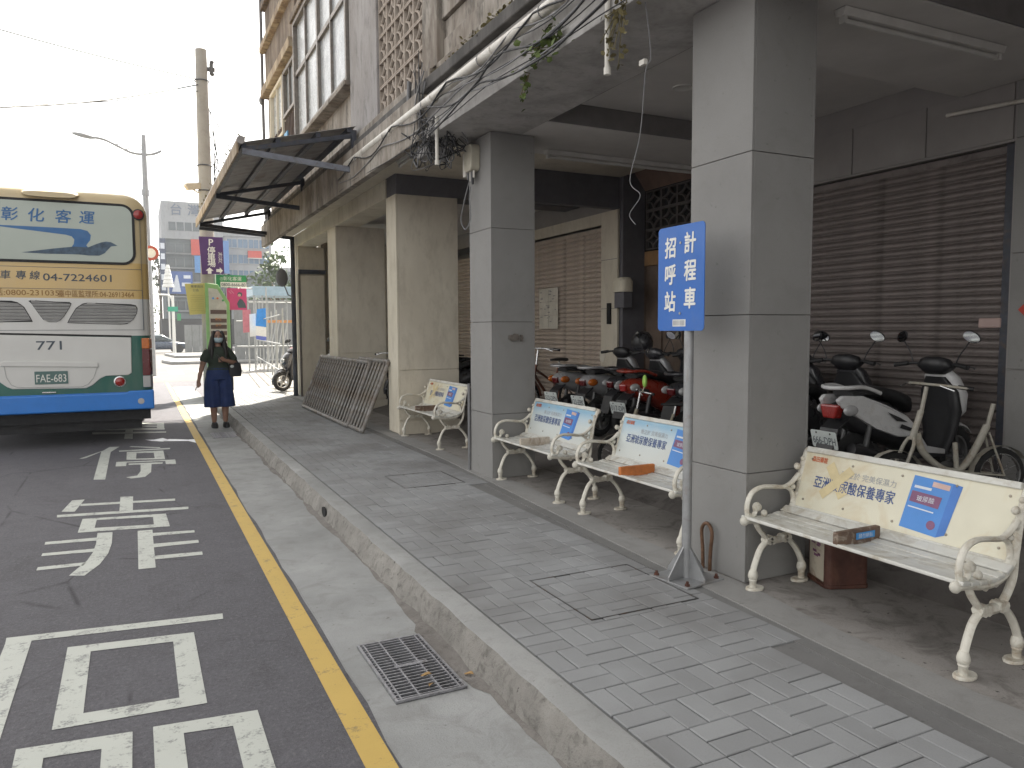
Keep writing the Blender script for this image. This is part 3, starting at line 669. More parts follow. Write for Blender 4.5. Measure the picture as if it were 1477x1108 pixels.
# far bay: slabs, parapet bands, shuttered window, dark grille
b = MB(); b.box(2.78, 2.97, 14.3, 17.88, 4.2, 13); bp('facade_wall', GRIME2, b)
for (z0, z1, x, m_) in ((6.72, 6.9, 2.60, LEDGE), (6.9, 7.7, 2.72, GRIME2), (7.7, 7.84, 2.60, LEDGE), (7.84, 8.6, 2.74, GRIME2), (8.6, 8.76, 2.64, GRIME2)):
    b = MB(); b.box(x, 2.775, 14.32, 17.8, z0, z1); bp('balcony_band', m_, b, bevel=.012)
b = MB(); b.box(2.62, 2.775, 10.42, 14.3, 7.8, 7.95); b.box(2.62, 2.775, 7.2, 10.4, 7.8, 7.95); bp('balcony_band', LEDGE, b, bevel=.012)
window(14.45, 15.6, 5.75, 6.65, 2, None, 2.72, ALU, mat('blue_grey_shutter_glass', (.2, .22, .23), .35, var=.1))
window(15.7, 17.2, 5.5, 6.65, 2, None, 2.72, BEIGEL, GLASSW)
gr = MB(); gr.box(2.76, 2.776, 14.35, 17.6, 4.6, 5.7); gp = bp('grille', DARK, gr)
for i in range(22):
    m = MB(); m.box(2.72, 2.758, 14.38 + i * .147, 14.42 + i * .147, 4.6, 5.7); sub('grille_bar', mat('rusty_brown_bar', (.1, .07, .055), .8, var=.2), m, gp)
m = MB(); m.box(2.70, 2.72, 15.2, 15.55, 5.0, 5.45); sub('blue_sheet', mat('blue_plastic_sheet', (.07, .28, .5), .5), m, gp)
dp = MB(); dp.tube([(2.66, 17.84, 4.1), (2.66, 17.84, 13)], .035, 10); dp.ball((2.63, 17.82, 6.7), (.06, .06, .1)); bp('downpipe', GREYC, dp, smooth=60)
mb_ = MB(); mb_.box(5.98, 6.128, 8.66, 8.89, 1.9, 2.12); bp('meter_box', DKBEAM, mb_, bevel=.01)
mb_ = MB(); mb_.loft([ellipse((6.05, 8.78, 2.12), .1, .14, 14, 4), ellipse((6.05, 8.78, 2.26), .1, .14, 14, 4), ellipse((6.06, 8.78, 2.32), .07, .1, 14, 3)]); bp('meter_hood', CREAMB if False else BEIGEL, mb_, smooth=50)
rm = MB(); rg = random.Random(8)
for i in range(6): rm.box(3.24 + i * .026, 3.26 + i * .026 + rg.uniform(0, .008), 6.632, 6.649, 1.5 + rg.uniform(-.01, .01), 1.56 + rg.uniform(-.015, .015))
rm.box(3.235, 3.40, 6.638, 6.6495, 1.515, 1.53); bp('bracket_remnant', ALU, rm)
cp = MB(); cp.tube([(3.045, 7.185, .15), (3.045, 7.185, 1.05)], .017, 8); bp('pillar_conduit', GREYC, cp, smooth=60)
# downlights in the coffers
for (x, y) in ((5.0, 5.1), (4.3, 5.35)):
    m = MB(); m.lathe([(.001, .0), (.075, .0), (.085, -.008), (.09, .004)], 20, Matrix.Translation((x, y, 3.688))); bp('downlight', LAMPW, m, smooth=40)
# ------------------------------------------------------------------ fixtures on the building
def lamp(label, a, b_, z):
    a = Vector(a); v = Vector(b_) - a; L = v.length; rz = math.atan2(v.y, v.x)
    t = thing('fluorescent_lamp', label, 'lamp', (a.x, a.y, z), rz, 'fluorescent lamps under the arcade')
    m = MB(); m.prism([(-.045, 0), (.045, 0), (.03, -.045), (-.03, -.045)], 0, L, 'x'); m.build('housing', LAMPW, t, bevel=.004)
    m = MB(); m.cyl((.05, 0, -.068), (L - .05, 0, -.068), .016, 10); m.build('tube', LAMPW, t, smooth=60)
    for x in (.02, L - .04):
        m = MB(); m.box(x, x + .025, -.02, .02, -.085, -.045); m.build('lamp_holder', LAMPW, t)
lamp('long fluorescent lamp on the beam right of the nearest pillar', (3.78, 3.27), (5.3, 3.25), 3.488)
lamp('fluorescent lamp under the soffit beyond the second grey pillar', (2.95, 7.7), (3.02, 9.3), 3.728)
lamp('fluorescent lamp on the cross beam behind the taxi sign', (3.9, 7.1), (5.9, 7.1), 3.488)
t = thing('conduit', 'thin pale conduit stub at the top right of the dark shutter', 'conduit', (6.1, 3.9, 3.3)); m = MB(); m.tube([(-.02, .25, .06), (-.02, -1.2, -.04)], .016, 8); m.build('pipe', PVC, t, smooth=60)
# big drain pipe along the fascia, in jointed lengths
t = thing('drain_pipe', 'long cream drain pipe running along the fascia above the arcade', 'pipe', (2.57, 6, 3.78))
m = MB(); m.tube([(0, -9, -.04), (0, -2.0, -.0), (0, 4.2, .03)], .042, 12); m.build('pipe', PVC, t, smooth=60)
for y in (-1.5, -.45, .9, 2.2, 3.4):
    m = MB(); m.tube([(0, y - .05, 0), (0, y + .05, 0)], .049, 12); m.build('coupling', PVC, t, smooth=60)
    m = MB(); m.tube([(.0 + .047 * math.cos(a), y + .2, .047 * math.sin(a)) for a in [k * PI / 5 for k in range(10)]], .004, 5, closed=True); m.build('strap', GREYC, t)
for (x, y, z0, z1, lb) in ((2.6, 3.95, 3.14, 3.62, 'short white plastic drip pipe hanging from the fascia above the taxi sign'), (2.6, 6.86, 3.17, 3.62, 'short white plastic drip pipe beside the cable tangle')):
    t = thing('drip_pipe', lb, 'pipe', (x, y, z0), 0, 'drip pipes under the fascia'); m = MB(); m.tube([(0, 0, 0), (0, 0, z1 - z0)], .017, 10); m.build('pipe', PVC, t, smooth=60); m = MB(); m.cyl((0, 0, -.002), (0, 0, .04), .022, 10); m.build('end_cap', PVC, t, smooth=60)
# cables along the fascia
rng = random.Random(17)
t = thing('cable_bundle', 'bundle of black and grey cables sagging along the fascia', 'cables', (2.55, 6, 3.7))
for i in range(9):
    z = -.16 + .035 * i + rng.uniform(-.02, .02); x = .03 - .012 * (i % 3); pts = []
    ya = -9; 
    for k in range(34):
        y = -9 + 9.9 * k / 33 if i % 4 else -9 + 13.5 * k / 33
        sag = -.07 * abs(math.sin(k * (.3 + .06 * i) + i * 1.7)) * (1 + .6 * (i % 3)); pts.append((x - .03 + rng.uniform(-.008, .008), y, z + sag))
    m = MB(); m.tube(spline(pts, 2), .0045 + .002 * (i % 3), 5); m.build('cable', (BLACKC, GREYC, BLACKC)[i % 3], t, smooth=80)
t = thing('cable_tangle', 'tangled knot of black cables at the top of the second grey pillar', 'cables', (2.6, 7.15, 3.45))
for i in range(30):
    pts = []; c = Vector((rng.uniform(-.06, .25), rng.uniform(-.25, .4), rng.uniform(-.1, .12)))
    if i < 9: pts = [(-.03 + rng.uniform(-.02, .02), rng.uniform(-.1, .3), .55 + rng.uniform(0, .5)), (-.04, rng.uniform(-.05, .2), .28)]
    for k in range(7): pts.append(c + Vector((rng.uniform(-.09, .09), rng.uniform(-.2, .2), rng.uniform(-.17, .17))))
    if i % 3 == 0: pts += [(.42, -.05 + rng.uniform(-.05, .05), rng.uniform(-.05, 0)), (.5, -.12, -.1)]
    m = MB(); m.tube(spline(pts, 5), rng.choice((.004, .005, .007)), 6); m.build('cable', BLACKC if i % 4 else GREYC, t, smooth=80)
m = MB(); m.box(.0, .3, .05, .3, -.12, -.02); m.build('junction_box', mat('grey_plastic', (.3, .29, .28), .6), t, bevel=.02)
for dx in (0, .025): 
    m = MB(); m.tube(spline([(-.02 + dx, .45 + dx, .7), (-.03, .45, .35), (-.02, .4, .1), (.1, .3, -.02)], 5), .018, 8); m.build('conduit', GREYC, t, smooth=60)
t = thing('telephone_box', 'beige telephone junction box with dangling wires on the second grey pillar', 'junction box', (3.03, 6.98, 3.16))
m = MB(); m.prism(rrect(-.09, .09, 0, .26, .05), -.07, .03, 'x'); m.build('cover', mat('beige_plastic', (.45, .42, .34), .6, dirt=(.25, .21, .16), dirt_amt=.3), t, bevel=.012)
m = MB(); m.box(-.05, .03, .09, .16, -.03, .2); m.build('mount', PVC, t)
for i in range(6):
    y = -.07 + i * .028; L = rng.uniform(.06, .16); m = MB(); m.tube([(-.03, y, 0), (-.03, y, -L)], .011, 6); m.build('wire_sleeve', (PVC, BLACKC, GREYC)[i % 3], t)
m = MB(); m.tube(spline([(-.04, .03, -.1), (-.05, .15, -.3), (-.05, .22, -.45), (-.05, .1, -.55), (-.04, 0, -.45), (-.04, .02, -.25), (-.05, -.03, -.15)], 6), .006, 5); m.build('loose_wire', GREYC, t, smooth=80)
t = thing('hanging_wire', 'thin white wire dangling from the fascia in front of the coffer', 'wire', (2.7, 3.75, 3.5))
m = MB(); m.tube(spline([(0, 0, .1), (0, -.05, -.05), (.02, -.07, -.32), (.0, -.05, -.4), (.0, .0, -.75), (0, .1, -1.0), (.02, .02, -1.1), (.0, .1, -1.2), (0, .04, -1.27)], 6), .0028, 5); m.build('wire', GREYC, t, smooth=80)
m = MB(); m.box(-.012, .012, -.05, -.0, -.36, -.33); m.build('clip', PVC, t)
# weeds on the ledge and fascia
LEAF = mat('weed_leaf', (.085, .12, .025), .6, var=.35, scale=20)
LEAFD = mat('dry_weed_leaf', (.12, .1, .04), .8, var=.35, scale=20)
def weed(label, c, n, sx, sy, sz, leaf, hang=0.0, mt=None, size=.03):
    t = thing('weed', label, 'plant', c, 0, 'weeds growing on the building'); r = random.Random(int(c[1] * 91)); lv = MB(); st = MB()
    for i in range(n):
        u = r.random(); p = Vector((-abs(r.gauss(0, sx)), r.gauss(0, sy), r.gauss(0, sz) - hang * u)); s = size * r.uniform(.5, 1.2)
        M = Matrix.Translation(p) @ Euler((r.uniform(-1.2, 1.2), r.uniform(-1.2, 1.2), r.uniform(0, 6.3))).to_matrix().to_4x4(); lv.M = M
        lv.add([(0, -s, 0), (s * .8, -.2 * s, .1 * s), (s * .5, s * .7, 0), (0, s, -.1 * s), (-s * .5, s * .7, 0), (-s * .8, -.2 * s, .1 * s)], [(0, 1, 2, 3), (0, 3, 4, 5)])
        if i % 3 == 0: st.tube([(0.02, p.y * .5, 0), tuple(p)], .003, 4)
    lv.build('leaves', mt or leaf, t, flip=False); st.build('stems', LEAFD, t)
weed('green creeper sprouting from the fascia and trailing down', (2.62, 4.72, 3.56), 90, .05, .16, .05, LEAF, .0)
weed('hanging tip of green creeper below the fascia', (2.60, 5.02, 3.46), 26, .02, .03, .03, LEAF, .22, size=.024)
weed('dry creeper hanging beside the white drip pipe', (2.60, 3.82, 3.5), 60, .03, .07, .06, LEAFD, .3, size=.02)
weed('dry scrubby weeds on the ledge above the drain pipe', (2.64, 5.6, 4.06), 130, .02, .5, .02, LEAFD, -.03, size=.022)
# ------------------------------------------------------------------ lean-to awning
AWN = mat('grey_corrugated_sheet', (.36, .34, .33), .6, .3, .15, 3, (.2, .16, .13), .45)
aw = thing('awning', 'corrugated metal awning on dark steel brackets at the far end of the arcade', 'awning', (2.6, 13.5, 3.7))
AX0, AX1, AZ0, AZ1, AY0, AY1 = -1.42, .04, .2, .56, -3.6, 3.75
def az(x): return AZ0 + (AZ1 - AZ0) * (x - AX0) / (AX1 - AX0)
n = 98; rows = []
for x in (AX0, (AX0 + AX1) / 2, AX1):
    rows.append([(x, AY0 + (AY1 - AY0) * k / n, az(x) + .011 * math.sin(k * PI)) if False else (x, AY0 + (AY1 - AY0) * k / n, az(x) + (.012 if k % 4 in (1, 2) else 0)) for k in range(n + 1)])
m = MB(); m.loft(rows, cap=False, closed=False); m.v = list(m.v); o = m.build('roof_sheet', AWN, aw); s_ = o.modifiers.new('thick', 'SOLIDIFY'); s_.thickness = .006
for x in (AX0 + .06, -.95, -.45, -.05):
    m = MB(); m.box(x - .03, x + .03, AY0 + .02, AY1 - .02, az(x) - .065, az(x) - .012); m.build('purlin', DKSTEEL, aw)
m = MB(); m.box(AX0 - .03, AX0 - .005, AY0, AY1, AZ0 - .13, AZ0 + .02); m.build('front_board', LEDGE, aw, bevel=.006)
m = MB(); m.tube([(AX0 + .02, AY0 - .03, AZ0 + .03), (AX0 + .02, AY1, AZ0 + .03)], .05, 10); m.build('gutter_roll', AWN, aw, smooth=60)
for y in (AY0 + .05, -.1, AY1 - .15):
    br = MB(); br.beam((AX0 + .04, y, AZ0 - .09), (0, y, .0), .05, .07); mt_ = BLUESTEEL if y < -1 else DKSTEEL
    o = br.build('bracket', mt_, aw)
    m = MB(); m.beam((AX0 + .04, y, AZ0 - .07), (0, y, AZ1 - .12), .045, .055); m.build('bracket_rafter', DKSTEEL, aw)
    m = MB(); m.box(-.02, .045, y - .035, y + .035, -.06, AZ1 - .05); m.build('bracket_post', DKSTEEL, aw)
rng = random.Random(31); lv = MB()
for i in range(420):
    s = rng.uniform(.012, .035); p = (AX0 + rng.gauss(.06, .05), rng.uniform(AY0, AY1), AZ0 + .06 + abs(rng.gauss(0, .035)))
    lv.M = Matrix.Translation(p) @ Euler((rng.uniform(-2, 2), rng.uniform(-2, 2), 0)).to_matrix().to_4x4(); lv.add([(-s, 0, 0), (0, -s * .4, 0), (s, 0, 0), (0, s * .4, 0)], [(0, 1, 2, 3)])
tag(lv.build('leaf_litter', LEAFD, aw, flip=False), kind='stuff')
m = MB(); m.tube([(-.55, AY1 - 1, .5), (-.55, AY1 - 1, .7), (-.05, AY1 - 1, .74), (-.05, AY1 - 1, .6)], .012, 6); m.build('roof_rail', ALU, aw)
# corner post with steel arm
t = thing('corner_post', 'dark steel post with horizontal arm at the far corner of the arcade', 'post', (3.12, 17.3, .15))
m = MB(); m.tube([(0, 0, 0), (0, 0, 3.53)], .05, 12); m.build('post', DKSTEEL, t, smooth=60)
m = MB(); m.tube([(.12, .1, 0), (.12, .1, 3.3)], .022, 8); m.build('side_pipe', PVC, t, smooth=60)
m = MB(); m.tube([(-.0, 0, 3.5), (-1.9, 0, 3.62)], .04, 8); m.build('arm', DKSTEEL, t, smooth=60)
m = MB(); m.tube([(-.0, 0, 3.7), (-.55, 0, 3.74)], .03, 8); m.tube([(-.15, 0, 3.5), (-.15, 0, 3.72)], .015, 6); m.build('upper_arm', DKSTEEL, t, smooth=60)
t = thing('convex_mirror', 'small grey mirror seen from behind on the corner post', 'mirror', (2.95, 17.25, 2.75))
m = MB(); m.ball((-.08, 0, .02), (.13, .05, .2)); m.build('housing', GREYC, t, smooth=80); m = MB(); m.tube([(-.04, 0, -.12), (.05, .02, -.35), (.16, .03, -.4)], .014, 6); m.build('stem', GREYC, t)
# ------------------------------------------------------------------ benches
IRON = mat('white_enamelled_iron', (.62, .595, .52), .5, var=.1, scale=14, dirt=(.34, .26, .17), dirt_amt=.42, bump=.08, bscale=90)
SLATM = mat('white_bench_slat', (.6, .595, .55), .55, var=.1, scale=7, dirt=(.33, .28, .2), dirt_amt=.45)
BOLT = mat('bolt_steel', (.3, .27, .22), .5, .7, .2)
BROWNW = mat('brown_divider_wood', (.12, .075, .05), .6, var=.3, scale=14, dirt=(.5, .46, .38), dirt_amt=.35)
ORANGE = mat('orange_divider_paint', (.5, .16, .04), .6, var=.25, scale=14)
CREAMD = mat('peeling_cream_divider', (.5, .44, .36), .7, var=.2, scale=12, dirt=(.2, .13, .08), dirt_amt=.5)
P_CREAM = mat('yellowed_advert_board', (.66, .63, .5), .45, var=.06, scale=3, dirt=(.55, .44, .27), dirt_amt=.45)
def m_ad(name, stops):
    t = NT(name); s = t.n('ShaderNodeSeparateXYZ'); t.l(t.co.outputs['Generated'], s.inputs[0])
    c = t.ramp(s.outputs['Y'], stops); c = t.mix(t.ramp(t.noise(6, 4), [(.5, 0.0), (.8, .35)]), c, (.6, .58, .5)); t.base(c); t.rough(.4); return t.m
P_BLUE = m_ad('blue_to_white_advert_board', [(.0, (.58, .6, .57)), (.5, (.56, .61, .6)), (.72, (.46, .57, .63)), (.93, (.24, .43, .58)), (1.0, (.32, .5, .62))])
NAVY = mat('navy_print', (.05, .09, .24), .5, var=.1); GREYP = mat('grey_print', (.33, .34, .36), .5, var=.1); REDP = mat('red_print', (.55, .13, .05), .5, var=.1)
BLUEB = mat('blue_carton_print', (.07, .24, .6), .45, var=.1, scale=3); BLUEB2 = mat('dark_blue_carton_side', (.05, .17, .5), .45, var=.1); MAROON = mat('maroon_print', (.2, .08, .16), .5, var=.1); PALEP = mat('pale_print', (.62, .66, .72), .5, var=.1)
TAPE = mat('old_parcel_tape', (.62, .52, .3), .45, var=.12, scale=9)
STICK = mat('blue_sticker', (.04, .24, .55), .4, var=.15)
def end_frame():
    b = MB(); Y = (0, 1, 0)
    def tb(pts, r, sy=1.25, k=5): b.tube([(p[0], 0, p[1]) for p in [(q.x, q.y) for q in spline([(a, c, 0) for a, c in pts], k)]], r, 8, ref=Y, sy=sy)
    tb([(-.028, .10), (-.015, .145), (.022, .222), (.075, .262), (.13, .268)], .0155)
    tb([(.342, .10), (.325, .145), (.285, .205), (.225, .258), (.16, .268)], .0155)
    tb([(.05, .272), (.14, .262), (.235, .272)], .021)
    for x in (.075, .1, .19, .215): b.tube([(x, -.024, .268), (x, .024, .268)], .024, 8)
    tb([(.075, .27), (.035, .31), (.005, .345), (-.02, .385), (-.06, .40)], .0145)
    tb([(.21, .27), (.25, .31), (.287, .376), (.298, .47), (.315, .58), (.33, .66), (.372, .755)], .0155)
    tb([(-.098, .397), (-.03, .394), (.06, .378), (.15, .38), (.22, .405), (.275, .455), (.297, .52)], .02)
    tb([(-.07, .41), (-.082, .45), (-.076, .50), (-.045, .55), (.02, .574), (.1, .57), (.19, .56), (.25, .58), (.305, .625)], .0125)
    tb([(.2, .562), (.245, .535), (.262, .49), (.25, .44), (.19, .405), (.1, .395)], .0115)
    tb([(-.068, .43), (-.04, .418), (-.02, .44), (-.025, .47), (-.008, .482), (.01, .466), (.002, .45)], .0115)
    for (x, z, r) in ((-.008, .462, .022), (.046, .425, .02), (-.098, .396, .027), (.29, .67, .02), (.262, .555, .016), (.378, .752, .022), (.3, .60, .018), (.336, .71, .016), (.26, .47, .014), (.1, .36, .014), (.17, .366, .014)):
        b.ball((x, 0, z), (r, r * .85, r), 8, 6)
    for (x, s) in ((-.028, 1), (.342, -1)):
        b.lathe([(.001, .118), (.017, .115), (.024, .1), (.028, .082), (.026, .068), (.021, .062), (.023, .054), (.019, .05), (.019, .012)], 10, Matrix.Translation((x, 0, 0)))
        M = Matrix.Translation((x + .014 * s, 0, 0)) @ Matrix.Diagonal((1.35, .95, 1, 1)); b.lathe([(.001, .014), (.04, .014), (.042, .01), (.042, 0)], 14, M)
    return b.mesh('end_frame', smooth=50)
EF = end_frame(); EF.materials.append(IRON)
def bench(label, x, yc, board, blue, divider, L=1.22, rz=0.0):
    t = thing('bench', label, 'bench', (x, yc, .15), rz, 'white iron benches under the arcade')
    for s in (-1, 1): link('end_frame', EF, None, t, M=Matrix.Translation((0, s * L / 2, 0)))
    for i, (xx, z, tl) in enumerate(((-.07, .412, .12), (-.012, .404, .05), (.047, .398, 0.0), (.106, .398, -.05), (.163, .406, -.14), (.222, .428, -.5))):
        b = MB(); b.M = Matrix.Translation((xx, 0, z)) @ Matrix.Rotation(tl, 4, 'Y'); b.box(-.026, .026, -L / 2 - .03, L / 2 + .03, -.009, .009); b.build('seat_slat', SLATM, t, bevel=.005)
    lo, hi = Vector((.262, 0, .452)), Vector((.356, 0, .752)); d = (hi - lo); Hh = d.length; d.normalize(); mid = (lo + hi) / 2
    nrm = Vector((-d.z, 0, d.x))
    PM = frame_M(tuple(mid), (0, -1, 0), tuple(d)); W = L - .03
    b = MB(); b.box(-W / 2, W / 2, -Hh / 2, Hh / 2, -.012, 0); bo = b.build('backrest_board', board, t, M=PM)
    bo.data.materials[0] = board
    b = MB(); b.box(-W / 2, W / 2, Hh / 2 - .002, Hh / 2 + .03, -.02, .012) ; b.box(-W / 2, W / 2, -Hh / 2 - .02, -Hh / 2 + .0, -.02, .008); b.build('board_rail', SLATM, t, M=PM, bevel=.005)
    def U(u, v): return ((u - .5) * W, (v - .5) * Hh)
    def pt(u, v, z=.0015): q = U(u, v); return Matrix.Translation((q[0], q[1], z))
    def quad(pts, m, z, nm='print'): q = MB(); q.poly([(*U(*p), z) for p in pts]); q.build(nm, m, bo, flip=False)
    for u in (.04, .27, .52, .76, .965):
        for v in (.14, .88):
            k = MB(); k.lathe([(.001, .004), (.006, .003), (.007, 0)], 8, pt(u, v, 0)); k.build('bolt', BOLT, bo)
    # print
    textw('森田藥粧', .105, .034, REDP, pt(.085, .89), bo, bold=.02)
    textw('專注於 完美保濕力', .33, .04, GREYP, pt(.36, .72), bo)
    textw('亞洲玻尿酸保養專家', .50, .072, NAVY, pt(.295, .5), bo, bold=.012)
    quad([(.555, .1), (.72, .06), (.745, .9), (.575, .93)], BLUEB, .0012, 'carton_print'); quad([(.72, .06), (.755, .12), (.785, .88), (.745, .9)], BLUEB2, .0013, 'carton_print')
    quad([(.575, .52), (.705, .48), (.712, .66), (.58, .69)], MAROON, .002); quad([(.66, .8), (.735, .78), (.737, .86), (.662, .88)], mat('salmon_print', (.55, .38, .34), .5), .002)
    quad([(.585, .74), (.66, .73), (.662, .77), (.586, .78)], PALEP, .002); quad([(.575, .43), (.69, .40), (.69, .42), (.575, .45)], PALEP, .002)
    k = MB(); k.lathe([(.001, .0005), (.022, .0005)], 18, pt(.69, .22, .002)); k.build('print', MAROON, bo)
    textw('玻尿酸', .09, .03, PALEP, pt(.645, .585, .0028), bo)
    if not blue:
        quad([(.13, .78), (.165, .90), (.275, .40), (.235, .27)], TAPE, .0022, 'tape'); quad([(.12, .34), (.15, .22), (.29, .76), (.255, .86)], TAPE, .0026, 'tape')
    if divider:
        m_, st = divider; b = MB(); b.box(-.095, .205, -.016, .016, .405, .478); dv = b.build('seat_divider', m_, t, bevel=.006)
        if st:
            b = MB(); b.box(.03, .16, -.0185, -.0165, .43, .462); b.build('sticker', STICK, dv); textw('請勿躺臥', .1, .024, PALEP, frame_M((.095, -.0195, .446), (1, 0, 0), (0, 0, 1)), dv)
    return t
bench('nearest white iron bench with yellowed advert board crossed by old tape', 3.05, 2.505, P_CREAM, False, (BROWNW, True), 1.2)
bench('white iron bench with pale blue board and orange divider, partly behind the taxi sign post', 3.12, 4.42, P_BLUE, True, (ORANGE, False), 1.2)
bench('white iron bench with blue advert board standing beside the second grey pillar', 3.13, 6.0, P_BLUE, True, (CREAMD, False), 1.12)
bench('farthest white iron bench, between the beige and grey pillars', 3.26, 9.25, P_CREAM, False, (BROWNW, False), 1.36)
# rusty tin under the near bench
RUST = mat('rusty_brown_tin', (.085, .035, .025), .55, .2, .4, 7, (.16, .08, .05), .4); LABEL = mat('torn_tin_label', (.5, .45, .36), .7, var=.12, scale=9, dirt=(.2, .1, .07), dirt_amt=.35)
t = thing('tin_box', 'rusty brown tin with a torn pale label under the nearest bench', 'tin', (3.545, 2.985, .15), R(-22))
b = MB(); b.prism(rrect(-.125, .125, -.12, .12, .035), 0, .29); b.build('body', RUST, t, bevel=.004)
b = MB(); b.prism(rrect(-.13, .13, -.125, .125, .038), 0, .022); b.prism(rrect(-.13, .13, -.125, .125, .038), .275, .3); b.build('rim', RUST, t, bevel=.004)
b = MB(); b.box(-.1275, -.1255, -.09, .075, .035, .265); lb = b.build('label', LABEL, t)
b = MB(); rng = random.Random(4)
for i in range(7):
    z = rng.uniform(.15, .24); y = rng.uniform(-.06, .03); b.box(-.1285, -.1276, y, y + rng.uniform(.02, .05), z, z + rng.uniform(.006, .016))
b.build('print', MAROON, lb)
# ------------------------------------------------------------------ taxi sign
SIGNB = mat('blue_sign_enamel', (.012, .115, .43), .4, var=.06, scale=3, dirt=(.06, .14, .36), dirt_amt=.15); SIGNW = mat('white_sign_letter', (.72, .72, .68), .5, var=.08, scale=20)
GALV = mat('galvanised_post', (.33, .335, .34), .5, .5, .15, 9, (.24, .2, .17), .3)
t = thing('taxi_sign', 'blue taxi stand sign on a grey steel post in front of the nearest pillar', 'sign', (2.82, 3.43, .15))
b = MB(); b.tube([(0, 0, .0), (0, 0, 2.0)], .028, 14); b.build('post', GALV, t, smooth=60)
b = MB(); b.M = Matrix.Rotation(R(8), 4, 'Z'); b.box(-.15, .15, -.15, .15, 0, .01); b.build('base_plate', GALV, t, bevel=.002)
for k in range(4):
    b = MB(); b.M = Matrix.Rotation(R(8 + 45 * 0 + 90 * k), 4, 'Z'); b.prism([(.027, .011), (.145, .011), (.145, .03), (.027, .19)], -.004, .004, 'y'); b.build('gusset', GALV, t)
for k in range(4):
    a = R(8 + 45 + 90 * k); b = MB(); b.cyl((.17 * math.cos(a), .17 * math.sin(a), .01), (.17 * math.cos(a), .17 * math.sin(a), .035), .009, 6); b.cyl((.17 * math.cos(a), .17 * math.sin(a), .01), (.17 * math.cos(a), .17 * math.sin(a), .02), .016, 6); b.build('anchor_bolt', RUST, t)
pl = MB(); pl.prism(rrect(-.205, .205, -.3, .3, .025), -.004, 0); SM = frame_M((-.031, .045, 1.742), (0, -1, 0), (0, 0, 1)); sp = pl.build('sign_plate', SIGNB, t, M=SM)
b = MB(); b.box(-.03, .06, -.02, .02, 1.95, 1.98)
for i, ch in enumerate('計程車'): text(ch, .125, SIGNW, Matrix.Translation((.085, .195 - i * .155, .0015)), sp, bold=.03, shear=.06, sx=.85)
for i, ch in enumerate('招呼站'): text(ch, .125, SIGNW, Matrix.Translation((-.09, .18 - i * .155, .0015)), sp, bold=.03, shear=.06, sx=.85)
b = MB(); b.box(-.065, .05, -.275, -.235, 0, .0012); b.build('sticker', SIGNW, sp)
b = MB(); rng = random.Random(6)
for i in range(9): b.box(-.058 + i * .0115, -.053 + i * .0115 + rng.uniform(0, .004), -.27, -.24, .0013, .0018)
b.build('sticker_print', GREYP, sp)
for z in (.2, -.2):
    b = MB(); b.cyl((.0, z, 0), (0, z, .004), .008, 8); b.build('rivet', GALV, sp)
RUSTI = mat('rusty_iron', (.16, .09, .055), .6, .5, .35, 30)
t = thing('rusty_shackle', 'rusty iron loop leaning on the nearest pillar behind the taxi sign', 'shackle', (3.03, 3.5, .15))
b = MB(); b.tube(spline([(-.0, -.03, .0), (0, -.035, .12), (0, -.045, .24), (0, -.0, .285), (0, .045, .24), (0, .035, .12), (0, .03, .0)], 5), .011, 8); b.build('loop', RUSTI, t, smooth=70)
# ------------------------------------------------------------------ leaning pipe barriers
BARR = mat('grey_barrier_pipe', (.25, .245, .235), .6, .3, .25, 8, (.13, .085, .055), .7)
def barrier(label, y0, y1, xb, xt, zt, n):
    t = thing('pipe_barrier', label, 'barrier', (xb, y0, .15), 0, 'pipe barriers leaning on the beige pillars'); L = y1 - y0
    top = (xt - xb, zt - .15)
    for (x, z, nm) in ((0.0, .035, 'bottom_rail'), (top[0], top[1], 'top_rail')):
        b = MB(); b.tube([(x, 0, z), (x, L, z)], .032, 10); b.build(nm, BARR, t, smooth=60)
    for y in (0.0, L):
        b = MB(); b.tube([(0, y, .035), (top[0], y, top[1])], .032, 10); b.build('end_post', BARR, t, smooth=60)
    b = MB(); b.tube([(0, 0, .035), (top[0], 0, top[1])], .019, 8); me = b.mesh('bar', smooth=60); me.materials.append(BARR)
    for i in range(1, n): link('bar', me, None, t, M=Matrix.Translation((0, L * i / n, 0)))
barrier('long grey pipe barrier leaning against the beige pillars', 11.15, 14.55, 2.75, 3.12, 1.12, 19)
barrier('short grey pipe barrier leaning behind the end of the long one', 10.42, 11.95, 2.78, 3.18, 1.16, 9)
# ------------------------------------------------------------------ bus
def m_bus():
    t = NT('bus_paint'); s = t.n('ShaderNodeSeparateXYZ'); t.l(t.co.outputs['Object'], s.inputs[0])
    z = t.math('DIVIDE', s.outputs['Z'], 4.0)
    c = t.ramp(z, [(.0, (.03, .2, .62)), (.187, (.012, .11, .085)), (.386, (.6, .6, .58)), (.5125, (.56, .39, .15)), (.64, (.56, .45, .26))], 'CONSTANT')
    c = t.mix(t.ramp(t.noise(2, 4, .6, (1, 1, .3)), [(.45, 0.0), (.8, .25)]), c, (.36, .32, .26)); t.base(c); t.rough(.38); t.b.inputs['Coat Weight'].default_value = .25; return t.m
BUSP = m_bus(); BWHITE = mat('bus_white_paint', (.6, .6, .575), .38, var=.05, scale=2, coat=.2); BBLUE = mat('bus_blue_bumper', (.02, .18, .58), .38, var=.06, coat=.2); BGREEN = mat('bus_green_paint', (.012, .11, .085), .4, var=.08)
BPRINT = mat('bus_window_film', (.37, .42, .37), .1, var=.03, scale=1.2, spec=.5); BKRUB = mat('black_rubber', (.015, .015, .016), .7, var=.1); GRILLE = mat('grey_louvre', (.38, .38, .37), .5, var=.1, scale=5)
